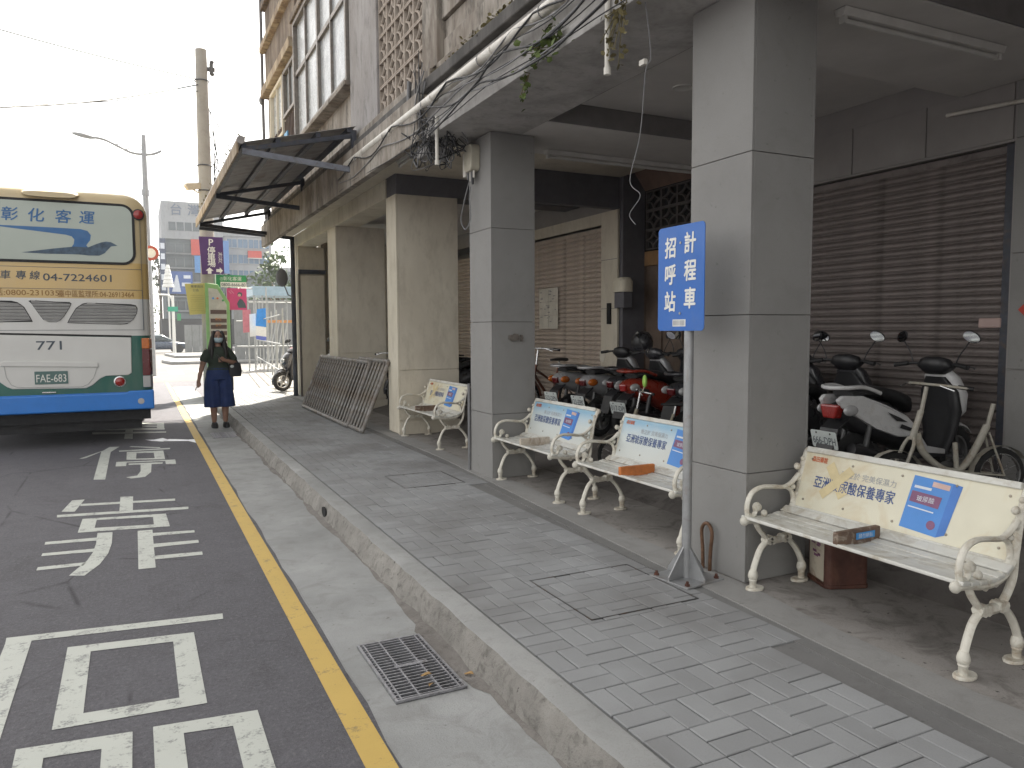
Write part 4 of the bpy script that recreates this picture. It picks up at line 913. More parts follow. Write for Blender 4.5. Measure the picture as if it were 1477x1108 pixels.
BSKY = mat('bus_blue_print', (.03, .13, .32), .4, var=.1); BDK = mat('bus_dark_print', (.06, .08, .1), .5, var=.1); BGREY = mat('bird_grey_print', (.06, .1, .15), .5, var=.4, scale=14)
LRED = mat('red_lens', (.28, .015, .012), .2, var=.1, scale=30, coat=.5); LDK = mat('dark_red_lens', (.1, .008, .01), .2, var=.1, coat=.5); LAMB = mat('amber_lens', (.5, .13, .015), .2, var=.15, scale=30, coat=.5); LCLR = mat('clear_lens', (.4, .4, .4), .15, var=.1, coat=.5)
CHROME = mat('dull_chrome', (.55, .55, .55), .25, .9, .1)
PLATEG = mat('green_plate', (.08, .15, .14), .4, var=.05)
TYRE = mat('tyre_rubber', (.02, .02, .02), .85, var=.2, scale=20); RIM = mat('grey_rim', (.3, .3, .3), .4, .7, .1)
W = 1.265; Y0 = 12.0; XC = -1.1
bus = thing('bus', 'tan, white and blue coach seen from behind at the stop', 'bus', (XC, Y0, 0))
def prof(y, inset=0.0, zi=0.0):
    pts = rrect(-W + inset, W - inset, .5, 3.53 - zi, .12, 4); out = []
    for (x, z) in rrect(-W + inset, W - inset, .48 + zi * .3, 3.54 - zi, .3 - min(inset, .1), 7):
        if z < 1.0: x = math.copysign(min(abs(x) if abs(x) < W - inset - .3 else W - inset - (.0 if z > .6 else .02), W - inset), x)
        out.append((x, y, z))
    return out
b = MB(); b.loft([prof(.0, .16, .12), prof(.03, .06, .045), prof(.09, .015, .012), prof(.18, 0, 0), prof(10.9, 0, 0), prof(11.2, .1, .1)]); body = b.build('body', BUSP, bus, smooth=50)
# rear window with rubber surround
def xz(pts): return [(p[0] - XC, p[1]) for p in pts]
wy = -.004
def rwin(d): return rrect(-2.18 - d - XC + .0, -.03 + d - XC, 2.57 - d, 3.345 + d, .13 + d, 6)
b = MB(); b.prism(rwin(.035), wy - .008, .05, 'y'); b.build('window_seal', BKRUB, bus)
b = MB(); b.prism(rwin(0), wy - .014, wy - .009, 'y'); rw = b.build('rear_window', BPRINT, bus)
def flat(pts, m, y, nm, par, off=True): q = MB(); q.poly([(p[0] - XC, y, p[1]) for p in pts]); return q.build(nm, m, par, flip=False)
wing = [(-2.1, 3.02), (-1.58, 3.01), (-1.08, 3.01), (-.66, 3.005), (-.58, 2.985), (-.54, 2.93), (-.55, 2.86), (-.6, 2.79), (-.58, 2.76), (-.78, 2.75), (-.75, 2.8), (-.74, 2.86), (-.77, 2.9), (-.84, 2.92), (-1.21, 2.955), (-1.58, 2.99), (-2.1, 3.0)]
flat(wing[::-1], BSKY, wy - .0155, 'wing_print', rw)
birdb = [(-1.36, 2.662), (-1.15, 2.70), (-.98, 2.73), (-.74, 2.765), (-.58, 2.76), (-.5, 2.80), (-.42, 2.835), (-.36, 2.85), (-.3, 2.845), (-.22, 2.80), (-.3, 2.785), (-.34, 2.74), (-.38, 2.69), (-.45, 2.652), (-.58, 2.65), (-.7, 2.66), (-1.09, 2.655)]
flat(birdb[::-1], BGREY, wy - .0165, 'bird_print', rw)
def bt(s, w, size, m, x, z, y=wy - .0175, par=None, **k): return textw(s, w, size, m, frame_M((x - XC, y, z), (1, 0, 0), (0, 0, 1)), par or bus, **k)
for ch, x in zip('彰化客運', (-1.47, -1.17, -.86, -.58)): bt(ch, .19, .19, BSKY, x, 3.165, par=rw, bold=.018, shear=.1)
for ch, x in zip('車專線', (-1.555, -1.38, -1.225)): bt(ch, .12, .125, BDK, x, 2.365, -.0015 if False else .0 - .003, bold=.012, shear=.1)
bt('04-7224601', .82, .135, BDK, -.72, 2.345, -.003, bold=.012)
BOR = mat('orange_brown_print', (.27, .14, .03), .5, var=.1)
bt('電話:0800-231035', .86, .1, BOR, -1.38, 2.135, -.003, bold=.006); bt('臺中區監理所:04-26913464', .92, .1, BOR, -.5, 2.125, -.003, bold=.004)
fr = MB(); fr.box(-1.2, 1.17, -.004, 0, 2.185, 2.190); fr.box(1.165, 1.17, -.004, 0, 1.63, 2.185); fr.box(-1.2, 1.17, -.004, 0, 1.625, 1.63); fr.build('hatch_seam', BDK, bus)
# louvred vents
def vent(poly):
    q = xz(poly); b = MB(); b.prism(q, -.003, .0, 'y'); v = b.build('vent', BKRUB, bus)
    zs = [p[1] for p in q]; n = 7; h = (max(zs) - min(zs)) / n
    def clip(z):
        xs = []
        for i in range(len(q)):
            (x1, z1), (x2, z2) = q[i], q[(i + 1) % len(q)]
            if (z1 - z) * (z2 - z) < 0: xs.append(x1 + (x2 - x1) * (z - z1) / (z2 - z1))
        return (min(xs), max(xs)) if len(xs) > 1 else None
    for i in range(n):
        a = min(zs) + i * h + .003; c = min(zs) + (i + 1) * h - .003; ca, cc = clip(a), clip(c)
        if not ca or not cc: continue
        s = MB(); s.add([(ca[0] + .008, -.005, a), (ca[1] - .008, -.005, a), (cc[1] - .008, -.022, c - .008), (cc[0] + .008, -.022, c - .008), (cc[1] - .008, -.005, c), (cc[0] + .008, -.005, c)], [(0, 1, 2, 3), (3, 2, 4, 5)]); s.build('louvre', GRILLE, v)
vent([(-.87, 1.725), (-.84, 1.79), (-.76, 1.93), (-.68, 1.99), (-.62, 2.005), (-.08, 1.99), (-.02, 1.975), (.0, 1.93), (-.01, 1.86), (-.06, 1.77), (-.14, 1.71), (-.22, 1.70)])
vent([(-1.31, 2.02), (-1.28, 1.99), (-1.2, 1.85), (-1.15, 1.77), (-1.08, 1.735), (-1.0, 1.735), (-.95, 1.76), (-.9, 1.82), (-.83, 1.94), (-.81, 1.99), (-.83, 2.01), (-1.0, 2.015), (-1.28, 2.03)])
vent([(-1.27, 1.74), (-1.29, 1.79), (-1.36, 1.94), (-1.43, 2.0), (-1.5, 2.02), (-2.05, 2.03), (-2.12, 1.99), (-2.13, 1.93), (-2.1, 1.84), (-2.03, 1.76), (-1.95, 1.73)])
sm = MB(); sm.box(-1.24, -1.236, .2, 10.5, 1.2, 3.0)
for (x0, x1, z0, z1) in ((1.168, 1.172, 1.63, 3.2), (-1.172, -1.168, 1.63, 3.2), (-1.17, 1.17, 2.475, 2.48)):
    sm = MB(); sm.box(x0, x1, .0 if abs(x0) < 1.16 and x1 - x0 < .1 else -.003, .06, z0, z1); sm.build('panel_seam', BDK, bus)
# engine hatch: white panel whose lower edge dips round the plate recess
h = [(-2.12, 1.02), (-2.08, .995), (-1.78, .985), (-1.7, .96), (-1.6, .87), (-1.54, .84), (-.68, .82), (-.6, .86), (-.5, .95), (-.43, .985), (-.15, .99), (-.105, 1.02), (-.095, 1.52), (-2.1, 1.58)]
b = MB(); b.prism(xz(h), -.012, .02, 'y'); hatch = b.build('engine_hatch', BWHITE, bus, bevel=.01)
b = MB(); b.prism(xz([(-2.1, 1.583), (-.09, 1.525), (-.09, 1.55), (-2.1, 1.608)]), -.006, .02, 'y'); b.build('hatch_gap', BKRUB, bus)
b = MB(); b.prism(xz([(-1.66, 1.15), (-.52, 1.11), (-.52, 1.17), (-.56, 1.185), (-1.62, 1.22), (-1.66, 1.2)]), -.03, -.012, 'y'); b.build('handle_lip', BWHITE, hatch, bevel=.008)
b = MB(); b.tube([(p[0] - XC, -.013, p[1]) for p in [(-1.62, 1.15), (-1.6, 1.0), (-1.55, .9), (-1.48, .862), (-.72, .845), (-.65, .88), (-.58, .97), (-.535, 1.11)]], .005, 5); b.build('recess_edge', GRILLE, hatch)
b = MB(); b.box(-1.28 - XC, -.89 - XC, -.022, -.012, .895, 1.07); pt_ = b.build('number_plate', PLATEG, hatch, bevel=.004); bt('FAE-683', .35, .15, SIGNW, -1.085, .975, -.024, pt_)
bt('771', .3, .17, BDK, -1.095, 1.42, -.0135, hatch, bold=.01)
b = MB(); b.box(-1.2 - XC, -1.04 - XC, -.025, 0, .775, .79); b.build('plate_lamp', CHROME, bus)
def disc(x, z, r, m, nm, y=-.02, par=None, ring=None):
    M = frame_M((x - XC, .0, z), (1, 0, 0), (0, 0, 1)); q = MB(); q.lathe([(.001, -y), (r * .8, -y - .002), (r, -y - .012), (r, -.03)], 16, M); o = q.build(nm, m, par or bus, smooth=40)
    if ring: q = MB(); q.lathe([(r, -.03), (r, .014), (r * 1.25, .01), (r * 1.25, -.03)], 16, M); q.build('lamp_ring', ring, o, smooth=40)
disc(-.26, .9, .062, LRED, 'reflector', ring=CHROME); disc(-1.94, .92, .062, LRED, 'reflector', ring=CHROME); disc(.055, 3.245, .062, LRED, 'high_lamp', -.03, ring=BKRUB); disc(-2.255, 3.245, .062, LRED, 'high_lamp', -.03, ring=BKRUB)
disc(.0, .615, .05, LCLR, 'fog_lamp', -.055, ring=BKRUB); disc(-.14, .615, .03, LRED, 'reflector', -.05); disc(-2.2, .615, .05, LCLR, 'fog_lamp', -.055, ring=BKRUB)
for s in (1, -1):
    for (z0, z1, m) in ((1.36, 1.51, LAMB), (.98, 1.355, LDK), (.81, .975, LCLR)):
        b = MB(); x0, x1 = (1.135, 1.262); b.add([(s * x0, -.016, z0), (s * (x1 - .03), -.012, z0), (s * (x1 + .006), .10, z0), (s * x0, .10, z0), (s * x0, -.016, z1), (s * (x1 - .03), -.012, z1), (s * (x1 + .006), .10, z1), (s * x0, .10, z1)], [(0, 3, 2, 1), (4, 5, 6, 7), (0, 1, 5, 4), (1, 2, 6, 5), (2, 3, 7, 6), (3, 0, 4, 7)]); b.build('tail_lamp', m, bus, bevel=.008)
# bumper, spoiler hump, skirt, wheels, underside
b = MB(); r0 = [(-W + .02, .58), (-W + .0, .56), (W - .0, .56), (W, .6), (W, .77), (W - .28, .765), (W - .3, .735), (-W + .3, .735), (-W + .28, .765), (-W, .77)]
b.prism([(-W - .004, .50), (W + .004, .50), (W + .004, .77), (.95, .765), (.92, .74), (-.92, .74), (-.95, .765), (-W - .004, .77)], -.05, .35, 'y'); b.build('rear_bumper', BBLUE, bus, bevel=.025, seg=3)
b = MB(); b.loft([[(x, -.02 + .0, z) for x, z in [(-.15 - .0, 3.40), (.36, 3.40), (.36, 3.40), (-.15, 3.40)]]] if False else [ellipse((.1, .02, 3.46), .34, .055, 16, 3, 'xz'), ellipse((.1, -.10, 3.435), .31, .035, 16, 3, 'xz')]); b.build('roof_vent_cowl', BUSP, bus, smooth=50)
b = MB(); b.box(-1.22, 1.22, .15, 10.5, .34, .5); b.build('underbody', BKRUB, bus)
b = MB(); b.box(-1.1, 1.1, .25, .3, .2, .5); b.build('mud_flap', BKRUB, bus)
for y in (3.3, 8.9):
    for s in (-1, 1):
        M = frame_M((s * 1.02, y, .5), (0, 1, 0), (0, 0, 1)); q = MB(); q.lathe([(.28, -.13), (.46, -.14), (.5, -.1), (.5, .1), (.46, .14), (.28, .13)], 24, M); o = q.build('wheel', TYRE, bus, smooth=40)
        q = MB(); q.lathe([(.001, .05), (.1, .07), (.25, .03), (.28, .1)], 16, M); q.build('rim', RIM, o, smooth=40)
for s in (-1, 1):
    b = MB(); b.box(s * 1.262 - .004 if s > 0 else -1.27, 1.27 if s > 0 else -1.258, .7, 10.4, 2.2, 3.15); b.build('side_window', mat('dark_bus_glass', (.03, .035, .04), .1, var=.05), bus)
MIRR = mat('red_ring', (.4, .08, .05), .5, var=.1)
t = thing('round_traffic_sign', 'round red rimmed traffic sign showing beside the bus', 'sign', (.35, 21.5, 0)); b = MB(); b.tube([(-.25, .05, 0), (-.25, .05, 3.9)], .03, 8); b.tube([(-.25, .05, 3.6), (0, .05, 3.6)], .015, 6); b.build('post', GALV, t)
b = MB(); b.lathe([(.001, .0), (.125, .0), (.125, -.01)], 24, frame_M((0, 0, 3.6), (1, 0, 0), (0, 0, 1))); b.build('plate', SIGNW, t); b = MB(); b.lathe([(.12, .004), (.19, .004), (.19, -.012), (.12, -.012)], 28, frame_M((0, 0, 3.6), (1, 0, 0), (0, 0, 1))); b.build('red_rim', MIRR, t)
# ------------------------------------------------------------------ scooters
SBLACK = mat('black_scooter_plastic', (.018, .018, .02), .45, var=.15, scale=10, coat=.1); SEAT = mat('black_vinyl_seat', (.015, .015, .016), .6, var=.1, scale=30, bump=.1)
SWHITE = mat('white_scooter_paint', (.6, .6, .6), .3, var=.06, scale=4, coat=.3, dirt=(.4, .37, .32), dirt_amt=.2); SRED = mat('red_scooter_paint', (.27, .03, .015), .3, var=.1, coat=.3); SSILV = mat('silver_scooter_paint', (.42, .42, .43), .32, .3, .06, 4, coat=.3)
SDARK = mat('dark_grey_scooter_paint', (.035, .035, .04), .3, var=.1, coat=.4); ENG = mat('engine_casting', (.12, .12, .12), .5, .6, .2); MGLASS = mat('mirror_glass', (.75, .77, .8), .04, 1.0, 0); PLATEW = mat('white_number_plate', (.66, .7, .68), .4, var=.05); LGREEN = mat('lime_plastic', (.35, .6, .12), .4, var=.08); CREAM = mat('cream_plastic', (.55, .5, .4), .5, var=.08)
def sect(stations, n=14, p=2.6):
    return [ellipse((x, 0, (z0 + z1) / 2), hw, (z1 - z0) / 2, n, p, 'yz') for x, z0, z1, hw in stations]
def wheel(parent, x, r, w, z=None, spokes=5):
    M = frame_M((x, 0, r if z is None else z), (1, 0, 0), (0, 0, 1)); b = MB(); q = w / 2
    b.lathe([(r * .66, -q * .8), (r * .8, -q), (r * .93, -q * .85), (r, -q * .3), (r, q * .3), (r * .93, q * .85), (r * .8, q), (r * .66, q * .8)], 22, M); t = b.build('wheel', TYRE, parent, smooth=50)
    b = MB(); b.lathe([(r * .6, -q * .7), (r * .68, -q * .75), (r * .68, q * .75), (r * .6, q * .7), (r * .6, -q * .7)], 20, M); b.lathe([(.001, q * .7), (r * .2, q * .7), (r * .2, -q * .7), (.001, -q * .7)], 12, M)
    for k in range(spokes):
        a = 2 * PI * k / spokes; b.beam((x + r * .15 * math.cos(a), 0, r + r * .15 * math.sin(a)), (x + r * .64 * math.cos(a), 0, r + r * .64 * math.sin(a)), .03, q * .7, up=(0, 1, 0))
    b.build('rim', RIM, t, smooth=40)
def scooter(label, loc, rz, paint, plate=None, sport=False, sc=(.86, .95, 1.0), trim=None, tail_amber=False, group='scooters parked under the arcade', mirrors=True):
    t = thing('scooter', label, 'scooter', loc, rz, group); t.scale = sc; P = paint; K = SBLACK
    wheel(t, -.62, .235, .11); wheel(t, .66, .235, .1)
    if not sport: MB().loft(sect([(-.92, .66, .70, .05), (-.86, .60, .735, .09), (-.72, .54, .755, .13), (-.5, .47, .745, .155), (-.28, .38, .71, .16), (-.1, .3, .62, .14), (.0, .27, .5, .12)], 14, 2.2)).build('side_cowl', P, t, smooth=50)
    else:
        MB().loft(sect([(-.9, .62, .70, .05), (-.72, .5, .74, .11), (-.5, .42, .74, .135), (-.28, .36, .70, .135), (-.1, .3, .62, .12), (.0, .27, .5, .11)], 14, 3)).build('side_cowl', K, t, smooth=50)
        for s in (-1, 1):
            b = MB(); pr = [(-.95, .735), (-.9, .77), (-.7, .765), (-.45, .69), (-.2, .60), (-.06, .5), (-.1, .43), (-.3, .44), (-.55, .51), (-.8, .63), (-.9, .68)]
            b.add([(x, s * (.10 + .075 * min(1, (x + .98) / .45)), z) for x, z in pr] + [(x, s * (.06 + .05 * min(1, (x + .98) / .45)), z) for x, z in pr], [tuple(range(11)), tuple(range(21, 10, -1))] + [(i, (i + 1) % 11, 11 + (i + 1) % 11, 11 + i) for i in range(11)]); sp_ = b.build('side_panel', P, t, bevel=.012)
            b = MB(); b.add([(x, s * (.1055 + .075 * min(1, (x + .98) / .45)), z) for x, z in ((-.46, .64), (-.3, .59), (-.2, .55), (-.34, .565))], [(0, 1, 2, 3)]); b.add([(x, s * (.1055 + .075 * min(1, (x + .98) / .45)), z) for x, z in ((-.28, .54), (-.14, .5), (-.17, .48), (-.3, .51))], [(0, 1, 2, 3)]); b.build('panel_stripe', K, sp_)
            b = MB(); b.prism([(-.1, .42), (.02, .3), (.32, .27), (.32, .31), (.08, .35), (-.03, .46)], s * .14, s * .165, 'y'); b.build('sill_panel', P, t, bevel=.008)
    MB().loft(sect([(-.78, .75, .80, .10), (-.66, .755, .835, .13), (-.42, .74, .83, .145), (-.25, .70, .80, .145), (-.08, .64, .755, .12), (-.02, .6, .70, .08)])).build('seat', SEAT, t, smooth=60)
    b = MB(); b.prism(rrect(-.08, .38, -.16, .16, .05), .25, .30); b.build('floorboard', K, t, bevel=.01)
    b = MB(); b.loft([ellipse((.42, 0, .27), .045, .12, 14, 3), ellipse((.47, 0, .42), .05, .15, 14, 3), ellipse((.48, 0, .6), .055, .185, 14, 3), ellipse((.45, 0, .76), .05, .17, 14, 3), ellipse((.40, 0, .88), .045, .09, 14, 3)]); b.build('leg_shield', K, t, smooth=60)
    b = MB(); b.loft([ellipse((.52, 0, .5), .05, .09, 14, 2.3), ellipse((.56, 0, .6), .1, .165, 14, 2.3), ellipse((.54, 0, .74), .12, .185, 14, 2.3), ellipse((.48, 0, .88), .1, .15, 14, 2.3), ellipse((.43, 0, .94), .06, .1, 14, 2.3)]); b.build('front_cowl', P, t, smooth=60)
    b = MB(); b.ball((.645, 0, .73), (.03, .10, .06), 12, 8); b.build('headlight', LCLR, t, smooth=80)
    b = MB(); rows = []
    for k in range(9):
        a = R(-15 + 150 * k / 8); rows.append([(.66 + .26 * math.cos(a) * s_, y, .235 + .26 * math.sin(a) * s_) for y, s_ in ((-.06, .93), (-.04, 1.0), (0, 1.03), (.04, 1.0), (.06, .93))])
    b.loft(rows, cap=False, closed=False); o = b.build('front_fender', P, t, smooth=80); so = o.modifiers.new('t', 'SOLIDIFY'); so.thickness = .006
    for s in (-1, 1):
        b = MB(); b.tube([(.47, s * .065, .6), (.66, s * .075, .235)], .018, 8); b.build('fork_leg', ENG, t, smooth=60)
    b = MB(); b.tube(spline([(.30, -.34, .965), (.36, -.2, .985), (.40, -.08, .97), (.40, .08, .97), (.36, .2, .985), (.30, .34, .965)], 4), .012, 8); hb = b.build('handlebar', K, t, smooth=60)
    b = MB(); b.loft([ellipse((.40, 0, .9), .06, .09, 14, 2.4), ellipse((.40, 0, .96), .1, .17, 14, 2.4), ellipse((.375, 0, 1.02), .075, .13, 14, 2.4), ellipse((.36, 0, 1.04), .03, .07, 14, 2.4)]); b.build('handlebar_cowl', K if trim is None else trim, t, smooth=60)
    for s in (-1, 1):
        b = MB(); b.tube([(.30, s * .345, .964), (.335, s * .23, .982)], .019, 8); b.build('grip', SEAT, hb, smooth=60)
        b = MB(); b.tube([(.40, s * .19, .985), (.40, s * .32, .965), (.385, s * .35, .955)], .007, 6); b.build('brake_lever', ENG, hb, smooth=60)
        if mirrors:
            b = MB(); b.tube(spline([(.36, s * .2, .99), (.37, s * .23, 1.06), (.375, s * .28, 1.13), (.37, s * .31, 1.17)], 4), .006, 6); mi = b.build('mirror', K, t, smooth=60)
            M = Matrix.Translation((.37, s * .325, 1.2)) @ Euler((R(-25 * s), R(-8), R(-18 * s))).to_matrix().to_4x4()
            b = MB(); b.M = M; b.ball((.008, 0, 0), (.016, .072, .045), 14, 8); b.build('mirror_housing', K, mi, smooth=80)
            b = MB(); b.M = M; b.poly([(-.0095, .066 * math.cos(a), .04 * math.sin(a)) for a in [k * PI / 9 for k in range(18)]]); b.build('mirror_glass', MGLASS, mi)
    b = MB(); k_ = 1.0 if sport else .72; b.prism([(-.06 * k_, -.06 * k_), (.06 * k_, -.06 * k_), (.095 * k_, .045 * k_), (-.095 * k_, .045 * k_)], -.945 if sport else -.925, -.855, 'x'); b.M = None; o = b.build('tail_lamp', LRED if sport or paint is SRED else LDK, t, M=Matrix.Translation((0, 0, .655)), bevel=.015)
    for s in (-1, 1):
        b = MB(); b.ball((-.84, s * .135, .66), (.085, .03, .042), 10, 6); b.build('turn_signal', LAMB if tail_amber else LCLR, t, smooth=80)
    b = MB(); b.tube(spline([(-.5, .14, .78), (-.7, .15, .83), (-.88, .12, .83), (-.93, 0, .825), (-.88, -.12, .83), (-.7, -.15, .83), (-.5, -.14, .78)], 5), .016, 8); b.build('grab_rail', P, t, smooth=60)
    b = MB(); b.add([(-.80, -.09, .6), (-.80, .09, .6), (-.93, .09, .52), (-.93, -.09, .52), (-1.0, .085, .33), (-1.0, -.085, .33)], [(0, 1, 2, 3), (3, 2, 4, 5)]); o = b.build('rear_fender', K, t); so = o.modifiers.new('t', 'SOLIDIFY'); so.thickness = .012
    if plate:
      PMt = frame_M((-.985, 0, .435), (0, -1, 0), (-.3, 0, 1)); b = MB(); b.prism(rrect(-.13, .13, -.07, .07, .015, 3), -.003, 0); pl = b.build('number_plate', PLATEW, t, M=PMt)
      textw(plate, .23, .085, BDK, Matrix.Translation((0, -.008, .0015)), pl)
      for s in (-1, 1):
        b = MB(); b.cyl((s * .07, .052, 0), (s * .07, .052, .004), .008, 6); b.build('plate_screw', ENG, pl)
    b = MB(); b.prism(rrect(-.72, -.2, .16, .36, .08, 4), .07, .16, 'y'); b.build('engine', ENG, t, bevel=.02)
    b = MB(); b.tube(spline([(-.2, -.1, .2), (-.3, -.15, .2), (-.42, -.17, .26), (-.6, -.18, .32), (-.88, -.18, .38)], 4), [.018, .018, .018, .02, .025] + [.03] * 3 + [.05] * 5 + [.055] * 4 if False else .045, 10); b.build('exhaust', SBLACK, t, smooth=60)
    for s in (-1, 1):
        b = MB(); b.tube([(-.66, s * .11, .25), (-.58, s * .12, .58)], .024, 8); b.build('shock_absorber', ENG, t, smooth=60)
    b = MB(); b.tube([(-.2, .1, .22), (-.3, .18, .0)], .012, 6); b.build('stand', K, t)
    return t
FZ = .33
# the arcade floor climbs gently towards the shutters
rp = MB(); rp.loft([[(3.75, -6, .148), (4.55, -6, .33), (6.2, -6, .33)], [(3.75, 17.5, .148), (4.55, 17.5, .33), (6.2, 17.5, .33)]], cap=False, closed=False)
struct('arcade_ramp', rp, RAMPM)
scooter('white and black scooter with plate 666-DPH behind the nearest bench', (5.46, 3.99, FZ), R(-3), SWHITE, '666-DPH', sport=True)
scooter('black scooter beside the white one, half hidden by the nearest pillar', (5.42, 4.78, FZ), R(4), SDARK)
scooter('red scooter with white plate behind the benches under the taxi sign', (5.38, 6.75, FZ), R(6), SRED, '017-DPJ')
scooter('silver scooter with amber signals next to the red scooter', (5.42, 7.62, FZ), R(5), SSILV, '123-EPK', tail_amber=True, trim=SDARK)
scooter('silver scooter nearest to the tan roller shutter', (5.40, 8.28, FZ), R(8), SSILV, '522-DPN', tail_amber=True, mirrors=False)
scooter('dark scooter squeezed between the red and the silver ones', (5.55, 7.2, FZ), R(2), SDARK)
scooter('black scooter behind the sign post, left of the nearest pillar', (5.5, 6.05, FZ), R(3), SDARK)
scooter('dark scooter directly behind the nearest pillar', (5.48, 5.42, FZ), R(-4), SDARK)
scooter('black scooter in front of the tan shutter beyond the second grey pillar', (5.2, 11.7, FZ), R(15), SDARK)
scooter('dark scooter behind the short pipe barrier', (4.5, 11.3, .3), R(170), SDARK)
scooter('black scooter behind the long pipe barrier beside the basket bicycle', (4.7, 13.2, .3), R(185), SDARK)
scooter('pale scooter between the two farthest beige pillars', (3.95, 15.6, .22), R(190), SWHITE, sc=(.9, 1, 1))
scooter('dark scooter parked in the sun just past the corner post', (3.72, 19.0, .148), R(195), SDARK, group='scooters past the arcade', sc=(1, 1, 1))
scooter('black scooter behind another one past the corner post', (3.95, 20.1, .148), R(190), SDARK, group='scooters past the arcade', sc=(1, 1, 1), trim=SRED)
t = thing('helmet', 'glossy black helmet perched on a scooter in front of the timber door', 'helmet', (5.82, 8.0, 1.34))
b = MB(); b.lathe([(.115, .0), (.135, .04), (.14, .1), (.125, .17), (.08, .225), (.001, .245)], 18); b.build('shell', SDARK, t, smooth=80); b = MB(); b.lathe([(.138, .05), (.147, .09), (.14, .14)], 10, None, R(130), R(230)); b.build('visor', SBLACK, t, smooth=80)
# ------------------------------------------------------------------ bicycles
def cycle(label, loc, rz, fm, Rw=.31, wb=1.0, basket=None, fold=False, group='bicycles parked under the arcade', rack=False):
    t = thing('bicycle', label, 'bicycle', loc, rz, group); fx, bx = wb * .52, -wb * .48
    for x in (fx, bx):
        M = frame_M((x, 0, Rw), (1, 0, 0), (0, 0, 1)); b = MB(); b.lathe([(Rw - .045, -.016), (Rw - .02, -.02), (Rw, 0), (Rw - .02, .02), (Rw - .045, .016), (Rw - .045, -.016)], 28, M); w = b.build('wheel', TYRE, t, smooth=60)
        b = MB(); b.lathe([(Rw - .055, -.012), (Rw - .044, -.014), (Rw - .044, .014), (Rw - .055, .012), (Rw - .055, -.012)], 28, M); b.cyl((x, -.04, Rw), (x, .04, Rw), .018, 8); b.build('rim', CHROME, w, smooth=60)
        b = MB()
        for k in range(14):
            a = 2 * PI * k / 14; s = .02 * (1 if k % 2 else -1); b.tube([(x, s, Rw), (x + (Rw - .05) * math.cos(a), 0, Rw + (Rw - .05) * math.sin(a))], .0018, 4)
        b.build('spokes', CHROME, w)
        b = MB(); rows = []
        for k in range(8):
            a = R((20 if x > 0 else 0) + 150 * k / 7); rows.append([(x + (Rw + .02) * math.cos(a), y, Rw + (Rw + .02) * math.sin(a)) for y in (-.025, 0, .025)])
        b.loft(rows, cap=False, closed=False); b.build('mudguard', fm, t)
    f = MB(); bb = (-.02, 0, .28)
    if fold:
        f.tube(spline([(fx - .18, 0, .62), (fx - .24, 0, .45), (0.05, 0, .3), (-.1, 0, .3), (bx + .22, 0, .45), (bx + .12, 0, .66)], 5), .026, 10)
        f.tube([(-.06, 0, .3), (-.04, 0, .52)], .018, 8); seat = (bx + .09, .82); head = (fx - .18, .64)
        f.tube([(bx + .12, 0, .64), (bx + .07, 0, .84)], .016, 8)
    else:
        head = (fx - .2, .72); seat = (-.17, .74)
        f.tube([(head[0], 0, .66), bb], .019, 8); f.tube([bb, (seat[0], 0, seat[1])], .017, 8); f.tube([(head[0] - .01, 0, .74), (seat[0] + .02, 0, .5)], .017, 8)
    for s in (-1, 1): f.tube([(bb[0], s * .03, bb[2]), (bx, s * .05, Rw)], .01, 6); f.tube([(bx, s * .05, Rw), (seat[0] + (.03 if fold else 0), s * .02, .6)], .009, 6)
    f.tube([(head[0] + .04, 0, .56), (head[0] - .03, 0, .8)], .022, 8); f.build('frame', fm, t, smooth=60)
    f = MB()
    for s in (-1, 1): f.tube(spline([(head[0] + .04, s * .02, .58), (head[0] + .07, s * .05, .5), (fx - .02, s * .05, Rw + .04), (fx, s * .05, Rw)], 4), .013, 8)
    f.build('fork', fm, t, smooth=60)
    f = MB(); f.tube([(head[0] - .03, 0, .78), (head[0] - .07, 0, 1.0)], .015, 8); x = head[0] - .07; f.tube(spline([(x - .12, -.28, 1.0), (x, -.15, 1.02), (x, .15, 1.02), (x - .12, .28, 1.0)], 5), .012, 8); hb = f.build('handlebar', CHROME if not fold else fm, t, smooth=60)
    for s in (-1, 1):
        b = MB(); b.tube([(x - .13, s * .285, .998), (x - .06, s * .22, 1.012)], .017, 8); b.build('grip', SEAT, hb, smooth=60); b = MB(); b.tube([(x + .03, s * .16, 1.02), (x - .0, s * .26, .985)], .006, 6); b.build('brake_lever', CHROME, hb)
    if not fold:
        b = MB(); b.loft([ellipse((seat[0] - .12, 0, .86), .02, .09, 12), ellipse((seat[0] - .1, 0, .885), .06, .1, 12)][:0] + sect([(seat[0] - .13, .83, .88, .085), (seat[0] - .04, .835, .885, .08), (seat[0] + .08, .84, .875, .03), (seat[0] + .15, .84, .87, .02)], 12)); b.build('saddle', SEAT, t, smooth=60)
        b = MB(); b.tube([(seat[0], 0, .7), (seat[0] - .03, 0, .85)], .013, 8); b.build('seat_post', CHROME, t)
    b = MB(); b.lathe([(.075, -.004), (.08, -.004), (.08, .004), (.001, .004)], 16, frame_M((bb[0], -.05, bb[2]), (1, 0, 0), (0, 0, 1)))
    for s in (-1, 1): b.tube([(bb[0], s * .06, bb[2]), (bb[0] + s * .12, s * .07, bb[2] - s * .1)], .008, 6); b.box(bb[0] + s * .12 - .04, bb[0] + s * .12 + .04, s * .11 - .04, s * .11 + .04, bb[2] - s * .1 - .01, bb[2] - s * .1 + .01)
    b.build('crank', ENG, t)
